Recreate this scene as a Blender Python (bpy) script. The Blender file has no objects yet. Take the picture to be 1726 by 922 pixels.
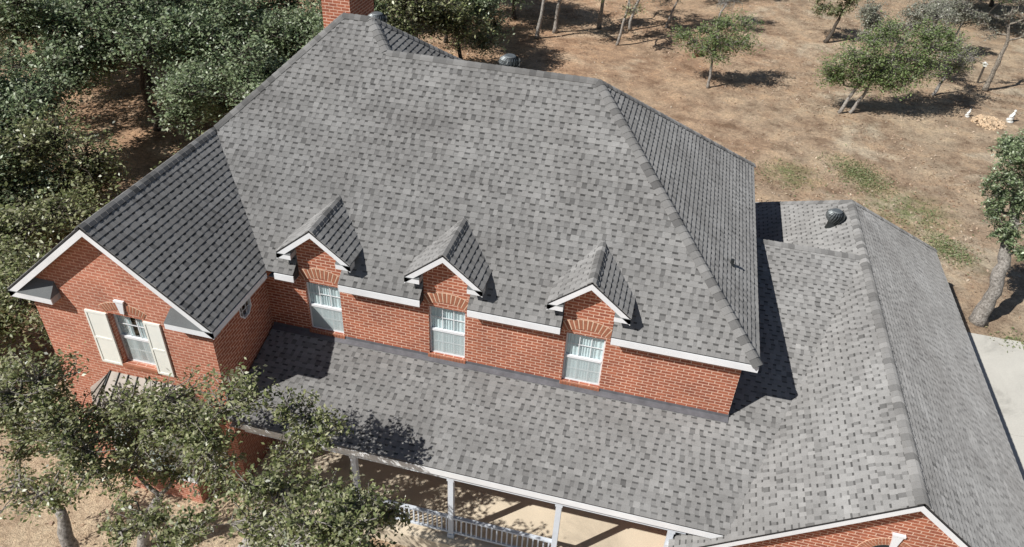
import bpy, math, random
import numpy as np
from mathutils import Vector, Matrix
R = math.radians
S = bpy.context.scene
COL = S.collection
rnd = random.Random(7)
NPR = np.random.RandomState(11)

# ------------------------------------------------------------------ camera
cam = bpy.data.cameras.new("camera"); camo = bpy.data.objects.new("camera", cam); COL.objects.link(camo)
S.camera = camo
cam.sensor_width = 36; cam.lens = 1272.4 / 1726 * 36
cam.clip_start = .1; cam.clip_end = 2000
a, y_, r_ = R(35.912), R(11.965), R(3.283)
F = Vector((-math.sin(y_) * math.cos(a), math.cos(y_) * math.cos(a), -math.sin(a)))
Rt = F.cross(Vector((0, 0, 1))).normalized(); Up = Rt.cross(F)
R2 = Rt * math.cos(r_) + Up * math.sin(r_); U2 = -Rt * math.sin(r_) + Up * math.cos(r_)
m = Matrix((R2, U2, -F)).transposed().to_4x4(); m.translation = Vector((-2.525, -13.366, 12.905))
camo.matrix_world = m

# ------------------------------------------------------------------ light
SUN = Vector((-.527, -.478, .702)).normalized()     # towards the sun
el = math.asin(SUN.z); az = math.atan2(SUN.x, SUN.y)
w = bpy.data.worlds.new("World"); S.world = w; w.use_nodes = True
nt = w.node_tree; bg = nt.nodes["Background"]
sky = nt.nodes.new("ShaderNodeTexSky"); sky.sky_type = 'NISHITA'; sky.sun_disc = False
sky.sun_elevation = el; sky.sun_rotation = az; sky.air_density = 1.0; sky.dust_density = .6; sky.ozone_density = 1.5
nt.links.new(sky.outputs[0], bg.inputs[0]); bg.inputs[1].default_value = .05
sl = bpy.data.lights.new("sun", 'SUN'); sl.energy = 5.0; sl.angle = R(.5); sl.color = (1, .975, .94)
so = bpy.data.objects.new("sun", sl); COL.objects.link(so)
so.rotation_euler = SUN.to_track_quat('Z', 'Y').to_euler()
so.location = (-20, -20, 40)
S.view_settings.view_transform = 'Standard'; S.view_settings.look = 'None'
S.view_settings.exposure = 0.10; S.view_settings.gamma = 1
S.view_settings.use_curve_mapping = False
S.cycles.max_bounces = 6; S.cycles.transparent_max_bounces = 8
S.cycles.diffuse_bounces = 3; S.cycles.glossy_bounces = 2; S.cycles.transmission_bounces = 3

# ------------------------------------------------------------------ materials
def mat(name):
    m = bpy.data.materials.new(name); m.use_nodes = True
    return m, m.node_tree.nodes, m.node_tree.links, m.node_tree.nodes['Principled BSDF']
def N(nodes, t, **k):
    n = nodes.new(t)
    for a_, b_ in k.items(): setattr(n, a_, b_)
    return n
def ramp(nodes, stops, interp='LINEAR'):
    n = nodes.new('ShaderNodeValToRGB'); n.color_ramp.interpolation = interp
    e = n.color_ramp.elements
    while len(e) < len(stops): e.new(.5)
    for i, (p_, c) in enumerate(stops):
        e[i].position = p_; e[i].color = (*c, 1) if len(c) == 3 else c
    return n
def noise(nodes, links, vec, scale, detail=4, rough=.6, dist=0):
    n = nodes.new('ShaderNodeTexNoise'); n.inputs['Scale'].default_value = scale
    n.inputs['Detail'].default_value = detail; n.inputs['Roughness'].default_value = rough
    n.inputs['Distortion'].default_value = dist
    if vec is not None: links.new(vec, n.inputs['Vector'])
    return n
def mixc(nodes, links, fac, a_, b_, mode='MIX'):
    n = nodes.new('ShaderNodeMix'); n.data_type = 'RGBA'; n.blend_type = mode
    for sock, v in ((n.inputs[0], fac), (n.inputs[6], a_), (n.inputs[7], b_)):
        if hasattr(v, 'is_linked'): links.new(v, sock)
        elif isinstance(v, tuple): sock.default_value = (*v, 1)
        else: sock.default_value = v
    return n.outputs[2]
def bump(nodes, links, h, strength, dist, bsdf):
    b = nodes.new('ShaderNodeBump'); b.inputs['Strength'].default_value = strength
    b.inputs['Distance'].default_value = dist
    links.new(h, b.inputs['Height']); links.new(b.outputs[0], bsdf.inputs['Normal'])

def plain(name, col, rough=.6, var=.12, scale=6, metal=0, spec=.4, bmp=0):
    m, n, l, b = mat(name)
    g = N(n, 'ShaderNodeNewGeometry')
    x = noise(n, l, g.outputs['Position'], scale)
    lo = tuple(c * (1 - var) for c in col); hi = tuple(min(1, c * (1 + var)) for c in col)
    r = ramp(n, [(.3, lo), (.7, hi)]); l.new(x.outputs[0], r.inputs[0]); l.new(r.outputs[0], b.inputs['Base Color'])
    b.inputs['Roughness'].default_value = rough; b.inputs['Metallic'].default_value = metal
    b.inputs['Specular IOR Level'].default_value = spec
    if bmp:
        x2 = noise(n, l, g.outputs['Position'], scale * 12); bump(n, l, x2.outputs[0], .6, bmp, b)
    return m

def shingle_material():
    m, n, l, b = mat("asphalt shingles")
    at = N(n, 'ShaderNodeAttribute', attribute_name='tone')
    g = N(n, 'ShaderNodeNewGeometry')
    big = noise(n, l, g.outputs['Position'], .55, 6, .68, .4)
    fine = noise(n, l, g.outputs['Position'], 90, 2, .8)
    r1 = ramp(n, [(.3, (.80, .79, .785)), (.7, (1.17, 1.175, 1.18))]); l.new(big.outputs[0], r1.inputs[0])
    r2 = ramp(n, [(.25, (.72, .72, .72)), (.75, (1.25, 1.25, 1.25))]); l.new(fine.outputs[0], r2.inputs[0])
    c = mixc(n, l, 1.0, at.outputs['Color'], r1.outputs[0], 'MULTIPLY')
    c = mixc(n, l, 1.0, c, r2.outputs[0], 'MULTIPLY')
    l.new(c, b.inputs['Base Color']); b.inputs['Roughness'].default_value = .88; b.inputs['Diffuse Roughness'].default_value = .75
    b.inputs['Specular IOR Level'].default_value = .35
    bump(n, l, fine.outputs[0], .35, .004, b)
    return m

def brick_material(name, c1, c2, mortar, soldier=False):
    m, n, l, b = mat(name)
    uv = N(n, 'ShaderNodeUVMap')
    br = N(n, 'ShaderNodeTexBrick'); l.new(uv.outputs[0], br.inputs['Vector'])
    br.offset = .5
    br.inputs['Scale'].default_value = 1; br.inputs['Brick Width'].default_value = .245
    br.inputs['Row Height'].default_value = .088; br.inputs['Mortar Size'].default_value = .011
    br.inputs['Mortar Smooth'].default_value = .15; br.inputs['Bias'].default_value = 0
    br.inputs['Color1'].default_value = (*c1, 1); br.inputs['Color2'].default_value = (*c2, 1)
    br.inputs['Mortar'].default_value = (*mortar, 1)
    g = N(n, 'ShaderNodeNewGeometry')
    big = noise(n, l, g.outputs['Position'], 1.1, 6, .65)
    r1 = ramp(n, [(.3, (.8, .8, .8)), (.7, (1.18, 1.15, 1.12))]); l.new(big.outputs[0], r1.inputs[0])
    c = mixc(n, l, 1.0, br.outputs['Color'], r1.outputs[0], 'MULTIPLY')
    fine = noise(n, l, g.outputs['Position'], 30, 4, .75)
    r2 = ramp(n, [(.28, (.62, .58, .56)), (.6, (1.1, 1.1, 1.1))]); l.new(fine.outputs[0], r2.inputs[0])
    c = mixc(n, l, .8, c, r2.outputs[0], 'MULTIPLY')
    # smears of mortar wash over the faces of the bricks
    sm = noise(n, l, g.outputs['Position'], 4.5, 5, .7)
    r3 = ramp(n, [(.5, (0, 0, 0)), (.74, (.7, .7, .7))]); l.new(sm.outputs[0], r3.inputs[0])
    c = mixc(n, l, r3.outputs[0], c, (.43, .15, .085))
    l.new(c, b.inputs['Base Color']); b.inputs['Roughness'].default_value = .85
    inv = N(n, 'ShaderNodeMath', operation='SUBTRACT'); inv.inputs[0].default_value = 1
    l.new(br.outputs['Fac'], inv.inputs[1])
    bump(n, l, inv.outputs[0], .7, .006, b)
    return m

def ground_material():
    m, n, l, b = mat("dry grass and leaf litter")
    g = N(n, 'ShaderNodeNewGeometry'); P = g.outputs['Position']
    a1 = noise(n, l, P, .16, 6, .62, .3); a2 = noise(n, l, P, .9, 6, .7); a3 = noise(n, l, P, 7, 5, .75); a4 = noise(n, l, P, 26, 3, .8)
    r1 = ramp(n, [(.30, (.40, .27, .185)), (.44, (.52, .41, .305)), (.54, (.46, .335, .24)), (.62, (.60, .50, .385)), (.74, (.50, .40, .30))]); l.new(a1.outputs[0], r1.inputs[0])
    r2 = ramp(n, [(.33, (.55, .52, .50)), (.5, (.98, .98, .98)), (.66, (1.3, 1.28, 1.22))]); l.new(a2.outputs[0], r2.inputs[0])
    r3 = ramp(n, [(.33, (.5, .46, .43)), (.5, (1, 1, 1)), (.64, (1.35, 1.33, 1.28))]); l.new(a3.outputs[0], r3.inputs[0])
    r4 = ramp(n, [(.34, (.45, .4, .36)), (.5, (1, 1, 1)), (.66, (1.5, 1.46, 1.4))]); l.new(a4.outputs[0], r4.inputs[0])
    c = mixc(n, l, 1.0, r1.outputs[0], r2.outputs[0], 'MULTIPLY')
    # redder oak litter to the left of the lawn, greyer straw to the right
    sep = N(n, 'ShaderNodeSeparateXYZ'); l.new(P, sep.inputs[0])
    wn = noise(n, l, P, .22, 4, .6); wm = N(n, 'ShaderNodeMath', operation='MULTIPLY_ADD'); l.new(wn.outputs[0], wm.inputs[0]); wm.inputs[1].default_value = 26; l.new(sep.outputs[0], wm.inputs[2])
    wr = N(n, 'ShaderNodeMapRange'); l.new(wm.outputs[0], wr.inputs[0]); wr.inputs[1].default_value = 2; wr.inputs[2].default_value = 22
    wc = mixc(n, l, wr.outputs[0], (1.0, .88, .79), (.92, .93, .90))
    c = mixc(n, l, 1.0, c, wc, 'MULTIPLY')
    def blob(cx, cy, rx, ry, rot=0):
        mp = N(n, 'ShaderNodeMapping', vector_type='TEXTURE'); l.new(P, mp.inputs[0])
        mp.inputs['Location'].default_value = (cx, cy, -4); mp.inputs['Rotation'].default_value = (0, 0, rot)
        mp.inputs['Scale'].default_value = (rx, ry, 4)
        ln = N(n, 'ShaderNodeVectorMath', operation='LENGTH'); l.new(mp.outputs[0], ln.inputs[0])
        s = N(n, 'ShaderNodeMapRange'); l.new(ln.outputs['Value'], s.inputs[0])
        s.inputs[1].default_value = 1.15; s.inputs[2].default_value = .1; s.inputs[3].default_value = 0; s.inputs[4].default_value = 1
        return s.outputs[0]
    acc = None
    for q in ((7.0, 22.3, 1.1, 2.6, .45), (9.7, 16.9, 1.0, 2.0, .5), (3.6, 21.5, 1.5, 1.6, 0), (8.6, 19.6, 2.2, 2.2, 0), (11.4, 10.5, 1.4, .8, 0)):
        v = blob(*q)
        if acc is None: acc = v
        else:
            mx = N(n, 'ShaderNodeMath', operation='MAXIMUM'); l.new(acc, mx.inputs[0]); l.new(v, mx.inputs[1]); acc = mx.outputs[0]
    mm = N(n, 'ShaderNodeMath', operation='MULTIPLY'); l.new(acc, mm.inputs[0]); 
    rr = ramp(n, [(.38, (0, 0, 0)), (.62, (1, 1, 1))]); nn = noise(n, l, P, 2.2, 6, .75); l.new(nn.outputs[0], rr.inputs[0]); l.new(rr.outputs[0], mm.inputs[1])
    c = mixc(n, l, mm.outputs[0], c, (.19, .235, .09))
    # pale bare soil by the front of the house
    so_ = blob(-13.5, -4.5, 15, 8)
    rs = ramp(n, [(.3, (.3, .3, .3)), (.5, (1, 1, 1))]); l.new(a2.outputs[0], rs.inputs[0])
    m2 = N(n, 'ShaderNodeMath', operation='MULTIPLY'); l.new(so_, m2.inputs[0]); l.new(rs.outputs[0], m2.inputs[1])
    c = mixc(n, l, m2.outputs[0], c, (.66, .53, .37))
    c = mixc(n, l, .65, c, r3.outputs[0], 'MULTIPLY')
    c = mixc(n, l, .55, c, r4.outputs[0], 'MULTIPLY')
    l.new(c, b.inputs['Base Color']); b.inputs['Roughness'].default_value = .95; b.inputs['Specular IOR Level'].default_value = .15
    ad = N(n, 'ShaderNodeMath', operation='ADD'); l.new(a3.outputs[0], ad.inputs[0]); l.new(a4.outputs[0], ad.inputs[1])
    bump(n, l, ad.outputs[0], .9, .06, b)
    return m

def leaf_material(name, tint=(1, 1, 1), rough=.36):
    m, n, l, b = mat(name)
    at = N(n, 'ShaderNodeAttribute', attribute_name='tone')
    c = mixc(n, l, 1.0, at.outputs['Color'], tint, 'MULTIPLY')
    l.new(c, b.inputs['Base Color']); b.inputs['Roughness'].default_value = rough
    b.inputs['Specular IOR Level'].default_value = .45
    tr = N(n, 'ShaderNodeBsdfTranslucent'); l.new(c, tr.inputs[0])
    mx = N(n, 'ShaderNodeMixShader'); mx.inputs[0].default_value = .32
    out = n['Material Output']; l.new(b.outputs[0], mx.inputs[1]); l.new(tr.outputs[0], mx.inputs[2]); l.new(mx.outputs[0], out.inputs[0])
    return m

def bark_material(name, lo, hi):
    m, n, l, b = mat(name)
    g = N(n, 'ShaderNodeNewGeometry')
    x = noise(n, l, g.outputs['Position'], 14, 6, .75, .6)
    r = ramp(n, [(.38, lo), (.62, hi)]); l.new(x.outputs[0], r.inputs[0]); l.new(r.outputs[0], b.inputs['Base Color'])
    b.inputs['Roughness'].default_value = .95; bump(n, l, x.outputs[0], .9, .03, b)
    return m

def concrete_material(name, col, joint=0):
    m, n, l, b = mat(name)
    g = N(n, 'ShaderNodeNewGeometry')
    x = noise(n, l, g.outputs['Position'], .5, 9, .72, .5); x2 = noise(n, l, g.outputs['Position'], 40, 2, .7)
    r = ramp(n, [(.3, tuple(c * .72 for c in col)), (.45, col), (.7, tuple(c * 1.12 for c in col))]); l.new(x.outputs[0], r.inputs[0])
    r2 = ramp(n, [(.3, (.88, .88, .88)), (.7, (1.08, 1.08, 1.08))]); l.new(x2.outputs[0], r2.inputs[0])
    c = mixc(n, l, 1.0, r.outputs[0], r2.outputs[0], 'MULTIPLY')
    l.new(c, b.inputs['Base Color']); b.inputs['Roughness'].default_value = .85; bump(n, l, x2.outputs[0], .3, .004, b)
    return m

def glass_material():
    m, n, l, b = mat("window glass")
    n.remove(b)
    tr = N(n, 'ShaderNodeBsdfTransparent'); tr.inputs[0].default_value = (.86, .92, .92, 1)
    gl = N(n, 'ShaderNodeBsdfGlossy'); gl.inputs['Roughness'].default_value = .03; gl.inputs[0].default_value = (1, 1, 1, 1)
    fr = N(n, 'ShaderNodeLayerWeight'); fr.inputs[0].default_value = .12
    mx = N(n, 'ShaderNodeMixShader'); l.new(fr.outputs['Facing'], mx.inputs[0]); l.new(tr.outputs[0], mx.inputs[1]); l.new(gl.outputs[0], mx.inputs[2])
    l.new(mx.outputs[0], n['Material Output'].inputs[0]); return m
def screen_material():
    m, n, l, b = mat("insect screen mesh")
    b.inputs['Base Color'].default_value = (.60, .68, .68, 1); b.inputs['Roughness'].default_value = .7
    tr = N(n, 'ShaderNodeBsdfTransparent'); mx = N(n, 'ShaderNodeMixShader'); mx.inputs[0].default_value = .52
    l.new(tr.outputs[0], mx.inputs[1]); l.new(b.outputs[0], mx.inputs[2]); l.new(mx.outputs[0], n['Material Output'].inputs[0])
    return m

M = {}
M['shingle'] = shingle_material()
M['brick'] = brick_material("red brick", (.45, .145, .076), (.30, .09, .052), (.74, .50, .38))
M['brickwing'] = brick_material("pale red brick", (.50, .19, .12), (.41, .145, .09), (.70, .45, .34))
M['archbrick'] = plain("arch brick", (.36, .14, .08), .85, .2, 9, bmp=.004)
M['mortar'] = plain("mortar", (.68, .50, .36), .9, .1, 12)
M['white'] = plain("white painted trim", (.78, .79, .80), .5, .07, 1.7)
M['offwhite'] = plain("cream shutter paint", (.84, .84, .77), .5, .03, 3)
M['bluewhite'] = plain("white porch paint", (.62, .66, .71), .55, .05, 5)
M['edge'] = plain("dark roof edge", (.035, .035, .037), .8, .2, 5)
M['soffit'] = plain("soffit board", (.42, .41, .40), .7, .05, 3)
M['flash'] = plain("grey flashing", (.115, .115, .125), .6, .25, 4, 0, .5)
M['metal'] = plain("galvanised metal", (.26, .28, .28), .5, .2, 8, .7)
M['darkmetal'] = plain("dark metal", (.05, .055, .055), .45, .2, 8, .5)
M['hood'] = plain("weathered metal hood", (.34, .30, .26), .5, .2, 3, .2)
M['curtain'] = plain("white curtain", (.78, .83, .84), .8, .06, 3)
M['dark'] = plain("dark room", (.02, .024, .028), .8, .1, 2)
M['glass'] = glass_material(); M['screen'] = screen_material()
M['ground'] = ground_material()
M['drive'] = concrete_material("driveway concrete", (.56, .54, .48))
M['floor'] = concrete_material("porch concrete", (.66, .56, .42))
M['walk'] = concrete_material("walkway concrete", (.47, .44, .39))
M['leaf'] = leaf_material("oak leaves"); M['leaf2'] = leaf_material("green leaves", (1, 1, 1), .5)
M['bark'] = bark_material("grey oak bark", (.13, .115, .10), (.42, .39, .35))
M['barkdark'] = bark_material("dark bark", (.035, .027, .02), (.13, .11, .09))
M['barkpale'] = bark_material("pale peeling bark", (.045, .035, .03), (.42, .37, .30))
M['twig'] = bark_material("bare grey twigs", (.22, .20, .18), (.42, .40, .37))
M['door'] = plain("dark door paint", (.10, .05, .03), .5, .1, 3)
M['chip'] = plain("pale split stone", (.60, .45, .30), .9, .3, 9)
M['statue'] = plain("white garden stone", (.74, .74, .70), .7, .06, 6)
M['rust'] = plain("red brown clay", (.13, .045, .03), .6, .2, 12)

# ------------------------------------------------------------------ mesh builder
class MB:
    def __init__(s): s.v = []; s.f = []; s.mi = []; s.t = []; s.mats = []; s.mset = 0
    def use(s, m):
        if m not in s.mats: s.mats.append(m)
        s.mset = s.mats.index(m); return s
    def face(s, pts, tone=None):
        k = len(s.v); s.v.extend([tuple(p) for p in pts]); s.f.append(tuple(range(k, k + len(pts)))); s.mi.append(s.mset); s.t.append(tone or (.2, .2, .2))
    def solid(s, ring0, ring1, tone=None):
        n = len(ring0); k = len(s.v)
        s.v.extend([tuple(p) for p in ring0]); s.v.extend([tuple(p) for p in ring1])
        fs = [tuple(range(k + n - 1, k - 1, -1)), tuple(range(k + n, k + 2 * n))]
        for i in range(n):
            j = (i + 1) % n; fs.append((k + i, k + j, k + n + j, k + n + i))
        for q in fs: s.f.append(q); s.mi.append(s.mset); s.t.append(tone or (.2, .2, .2))
    def box(s, x0, x1, y0, y1, z0, z1, tone=None):
        s.solid([(x0, y0, z0), (x1, y0, z0), (x1, y1, z0), (x0, y1, z0)], [(x0, y0, z1), (x1, y0, z1), (x1, y1, z1), (x0, y1, z1)], tone)
    def prism(s, pts, y0, y1, tone=None):      # pts (x,z), extruded along y
        s.solid([(x, y0, z) for x, z in pts], [(x, y1, z) for x, z in pts], tone)
    def prismx(s, pts, x0, x1, tone=None):     # pts (y,z), extruded along x
        s.solid([(x0, y, z) for y, z in pts], [(x1, y, z) for y, z in pts], tone)
    def beam(s, A, B, w_, h_, up=Vector((0, 0, 1)), tone=None):
        A = Vector(A); B = Vector(B); d = (B - A).normalized(); sd = d.cross(up).normalized() * w_ / 2; u = sd.cross(d).normalized() * h_ / 2
        s.solid([A - sd - u, A + sd - u, A + sd + u, A - sd + u], [B - sd - u, B + sd - u, B + sd + u, B - sd + u], tone)
    def tube(s, P, Rr, n=6, tone=None):
        P = [Vector(p) for p in P]; rings = []
        for i, p in enumerate(P):
            d = (P[min(i + 1, len(P) - 1)] - P[max(i - 1, 0)])
            if d.length < 1e-6: d = Vector((0, 0, 1))
            d.normalize(); ax = d.orthogonal().normalized() if i == 0 else (rings_ax - d * rings_ax.dot(d)).normalized()
            rings_ax = ax; b = d.cross(ax)
            rings.append([p + (ax * math.cos(2 * math.pi * k / n) + b * math.sin(2 * math.pi * k / n)) * Rr[i] for k in range(n)])
        k0 = len(s.v)
        for r in rings: s.v.extend([tuple(q) for q in r])
        for i in range(len(P) - 1):
            for k in range(n):
                a_ = k0 + i * n + k; b_ = k0 + i * n + (k + 1) % n
                s.f.append((a_, b_, b_ + n, a_ + n)); s.mi.append(s.mset); s.t.append(tone or (.2, .2, .2))
        for q in (tuple(range(k0 + n - 1, k0 - 1, -1)), tuple(range(k0 + (len(P) - 1) * n, k0 + len(P) * n))):
            s.f.append(q); s.mi.append(s.mset); s.t.append(tone or (.2, .2, .2))
    def lathe(s, c, prof, n=16, tone=None):
        c = Vector(c); k0 = len(s.v)
        for r, z in prof:
            for k in range(n): s.v.append((c.x + r * math.cos(2 * math.pi * k / n), c.y + r * math.sin(2 * math.pi * k / n), c.z + z))
        for i in range(len(prof) - 1):
            for k in range(n):
                a_ = k0 + i * n + k; b_ = k0 + i * n + (k + 1) % n
                s.f.append((a_, b_, b_ + n, a_ + n)); s.mi.append(s.mset); s.t.append(tone or (.2, .2, .2))
        for q in (tuple(range(k0 + n - 1, k0 - 1, -1)), tuple(range(k0 + (len(prof) - 1) * n, k0 + len(prof) * n))):
            s.f.append(q); s.mi.append(s.mset); s.t.append(tone or (.2, .2, .2))
    def build(s, name, parent=None, uv=False, smooth=False, tone=False):
        me = bpy.data.meshes.new(name); me.from_pydata(s.v, [], s.f); me.update()
        for mm in s.mats: me.materials.append(mm)
        me.polygons.foreach_set('material_index', s.mi)
        if smooth: me.polygons.foreach_set('use_smooth', [True] * len(s.f))
        if tone:
            at = me.attributes.new('tone', 'FLOAT_COLOR', 'FACE')
            at.data.foreach_set('color', np.array([(*t, 1) for t in s.t], 'f').ravel())
        if uv:
            ul = me.uv_layers.new(name='UVMap'); co = []
            for p in me.polygons:
                nx, ny, nz = map(abs, p.normal)
                for vi in p.vertices:
                    x, y, z = me.vertices[vi].co
                    co += [x, z] if ny >= nx and ny >= nz * .9 else ([y, z] if nx >= nz else [x, y])
            ul.data.foreach_set('uv', co)
        o = bpy.data.objects.new(name, me); COL.objects.link(o)
        if parent is not None: setpar(o, parent)
        return o
def wpos(o):
    v = o.location.copy()
    while o.parent: o = o.parent; v += o.location
    return v
def setpar(o, p):
    o.parent = p; o.location = o.location - wpos(p)
def empty(name, loc, label, cat, group=None):
    o = bpy.data.objects.new(name, None); o.location = loc; o.empty_display_size = .3; COL.objects.link(o)
    o['label'] = label; o['category'] = cat
    if group: o['group'] = group
    return o
def struct(o, kind='structure'): o['kind'] = kind; return o

# ------------------------------------------------------------------ house dimensions (metres)
G = -4.0                                     # ground
O = .28; ZE = 1.976; PM = .811; PR = .843; DM = 9.5
YR = 4.61; ZR = ZE + PM * (YR + O); XR = O - (ZR - ZE) / PR; XL = -9.974
ZH = 6.52; YH = (ZH - ZE) / PM - O; X1 = -10.662; X0 = -11.463
ZG = 4.155; YG = (ZG - ZE) / PM - O; XG = -13.951; HW = 2.589; XGE = -11.362; YF = -2.661; PW = .8415
P3 = .282; PD = 2.714; YL = 5.6; XGA = 3.298; ZGA = 1.62; YGF = -2.861; YB = 8.736; PGL = .767
XERL = -.9; ZERL = ZGA - PGL * (XGA - XERL); XERR = 7.57; ZERR = -1.70; PGR = (ZGA - ZERR) / (XERR - XGA)
mz = lambda y: ZE + PM * (y + O)             # main front plane
house = empty('brick_house', (-6, 3, G), 'two storey red brick house under grey shingle roofs with three gabled dormers', 'house')

# ------------------------------------------------------------------ shingles
E_ = .1475
def clip(poly, P, Q):                        # keep left of PQ
    out = []; n = len(poly); dx, dy = Q[0] - P[0], Q[1] - P[1]
    d = [dx * (p[1] - P[1]) - dy * (p[0] - P[0]) for p in poly]
    for i in range(n):
        j = (i + 1) % n
        if d[i] >= 0: out.append(poly[i])
        if (d[i] > 0 and d[j] < 0) or (d[i] < 0 and d[j] > 0):
            t = d[i] / (d[i] - d[j]); out.append((poly[i][0] + t * (poly[j][0] - poly[i][0]), poly[i][1] + t * (poly[j][1] - poly[i][1])))
    return out
def inside(pts, poly):
    n = len(poly)
    for i in range(n):
        P, Q = poly[i], poly[(i + 1) % n]
        for p in pts:
            if (Q[0] - P[0]) * (p[1] - P[1]) - (Q[1] - P[1]) * (p[0] - P[0]) < 0: return False
    return True
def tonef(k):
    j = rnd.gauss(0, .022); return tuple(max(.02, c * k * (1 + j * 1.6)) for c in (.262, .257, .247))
def shingle(mb, org, upoint, polys, seed=0, deck=.05):
    """org: point on eave line, upoint: second point along the eave; polys: lists of 3D convex polygons in the plane"""
    rs = random.Random(seed)
    org = Vector(org); u = (Vector(upoint) - org).normalized()
    p0 = [Vector(p) for p in polys[0]]
    c = sum(p0, Vector()) / len(p0); vv = (c - org); vv = (vv - u * vv.dot(u)).normalized(); n = u.cross(vv)
    if n.z < 0: n = -n
    W3 = lambda s, t, h: org + u * s + vv * t + n * h
    P2 = []
    for pl in polys:
        q = [((Vector(p) - org).dot(u), (Vector(p) - org).dot(vv)) for p in pl]
        ar = sum(q[i][0] * q[(i + 1) % len(q)][1] - q[(i + 1) % len(q)][0] * q[i][1] for i in range(len(q)))
        if ar < 0: q.reverse()
        P2.append(q)
    mb.use(M['edge'])
    for q in P2:
        mb.solid([W3(s, t, -deck) for s, t in q], [W3(s, t, -.002) for s, t in q])
    mb.use(M['shingle'])
    allp = [p for q in P2 for p in q]
    s0, s1 = min(p[0] for p in allp), max(p[0] for p in allp); t0, t1 = min(p[1] for p in allp), max(p[1] for p in allp)
    HB, HT = .012, .004
    def put(sa, sb, ta, tb, tc, h, tone):
        rect = [(sa, ta), (sb, ta), (sb, tb), (sa, tb)]
        for q in P2:
            if inside(rect, q): r = rect
            else:
                r = rect
                for i in range(len(q)):
                    r = clip(r, q[i], q[(i + 1) % len(q)])
                    if len(r) < 3: break
                if len(r) < 3: continue
            top = [W3(s, t, HB * (1 - (t - tc) / E_) + h + .001) for s, t in r]
            k = len(mb.v); m_ = len(r)
            mb.v.extend([tuple(p) for p in top]); mb.v.extend([tuple(W3(s, t, -.001)) for s, t in r])
            mb.f.append(tuple(range(k, k + m_))); mb.mi.append(mb.mset); mb.t.append(tone)
            for i in range(m_):
                if rect is r and i == 2: continue
                j = (i + 1) % m_; mb.f.append((k + m_ + i, k + m_ + j, k + j, k + i)); mb.mi.append(mb.mset); mb.t.append(tone)
            if r is rect: return
    kk = 0; t = 0.0
    while t < t1:
        s = s0 - rs.random() * .3; tab = rs.random() < .5; patch = rs.gauss(0, .05)
        run = 0
        while s < s1:
            if run <= 0: patch = rs.gauss(0, .06); run = rs.uniform(.5, 1.1)
            if tab:
                wd = rs.choice((.10, .12, .13, .15, .20)); j = 1.07 + patch * .8 + rs.gauss(0, .04)
                put(s, s + wd, t, t + E_ + .012, t, HT, tonef(j))
            else:
                wd = rs.choice((.08, .09, .10, .12, .14)); j = .93 + patch * 1.3 + rs.gauss(0, .045)
                if rs.random() < .09: j *= .74
                tn = tonef(j)
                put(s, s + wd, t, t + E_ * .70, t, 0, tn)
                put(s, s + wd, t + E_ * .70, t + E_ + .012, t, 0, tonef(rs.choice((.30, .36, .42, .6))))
            s += wd; run -= wd; tab = not tab
        t += E_; kk += 1
    return n

def caps(mb, A, B, nl, nr, w_=.155, seed=0, start=0):
    """ridge or hip caps from A (low end) to B; nl, nr: normals of the two roof planes"""
    rs = random.Random(seed); A = Vector(A); B = Vector(B); d = (B - A); L = d.length; d.normalize()
    def side(n, other):
        q = d.cross(n).normalized()
        if q.z > 0: q = -q
        return q
    a_ = side(nl, nr); b_ = side(nr, nl); n1 = nl; n2 = nr
    if a_.dot(b_) > .5: b_ = -b_
    um = (n1 + n2).normalized()
    mb.use(M['shingle']); s = start
    while s < L - .03:
        e = min(s + .34, L); k = rs.choice((1.1, 1.0, .9, .8, .66, .58, .85)) ; tn = tonef(k)
        h0, h1 = .040, .020
        def sec(p, h):
            return [p + a_ * w_ + n1 * (h - .012), p + a_ * .07 + n1 * h, p + um * (h - .010), p + b_ * .07 + n2 * h, p + b_ * w_ + n2 * (h - .012), p + b_ * w_ - n2 * .005, p - um * .01, p + a_ * w_ - n1 * .005]
        mb.solid(sec(A + d * s, h0), sec(A + d * e, h1), tn)
        s += .18 + rs.uniform(-.015, .015)
def up(v): return Vector(v).normalized()
NF = up((0, -PM, 1)); NRt = up((PR, 0, 1)); NBk = up((0, PM, 1)); NP = up((0, -P3, 1)); NGL = up((-PGL, 0, 1)); NGR = up((PGR, 0, 1))
NWR = up((PW, 0, 1)); NWL = up((-PW, 0, 1)); NCB = up((0, .6, 1))

DORM = [-10.095, -6.89, -3.53]; DW = .57    # dormer centres, half width of brick
# main front plane
hipx = lambda y: O - (mz(y) - ZE) / PR
P = lambda x, y: (x, y, mz(y))
lowx = lambda y: XGE - (mz(y) - ZE) / PW     # valley with the wing
mb = MB()
YC = .05
polys = [[P(lowx(YC), YC), P(XL, YC), P(XL, YR), P(X1, YH), P(X0, YH), P(XG, YG)],
         [P(XL, YC), P(hipx(YC), YC), (XR, YR, ZR), P(XL, YR)]]
edges = [XGE] + [v for c in DORM for v in (c - .58, c + .58)] + [O]
for i in range(0, len(edges), 2):
    l_, r = edges[i], edges[i + 1]
    polys.append([P(l_, -O), P(r, -O), P(hipx(YC) if i == len(edges) - 2 else r, YC), P(lowx(YC) if i == 0 else l_, YC)])
shingle(mb, P(XGE, -O), P(O, -O), polys, 1)
main_roof = mb.build('main_roof', house, tone=True)
# main right plane
mb = MB(); YRB = YR
shingle(mb, (O, -O, ZE), (O, DM, ZE), [[(O, -O, ZE), (O, DM, ZE), (XR, YR, ZR)]], 2)
mb.build('main_roof', house, tone=True)
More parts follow.
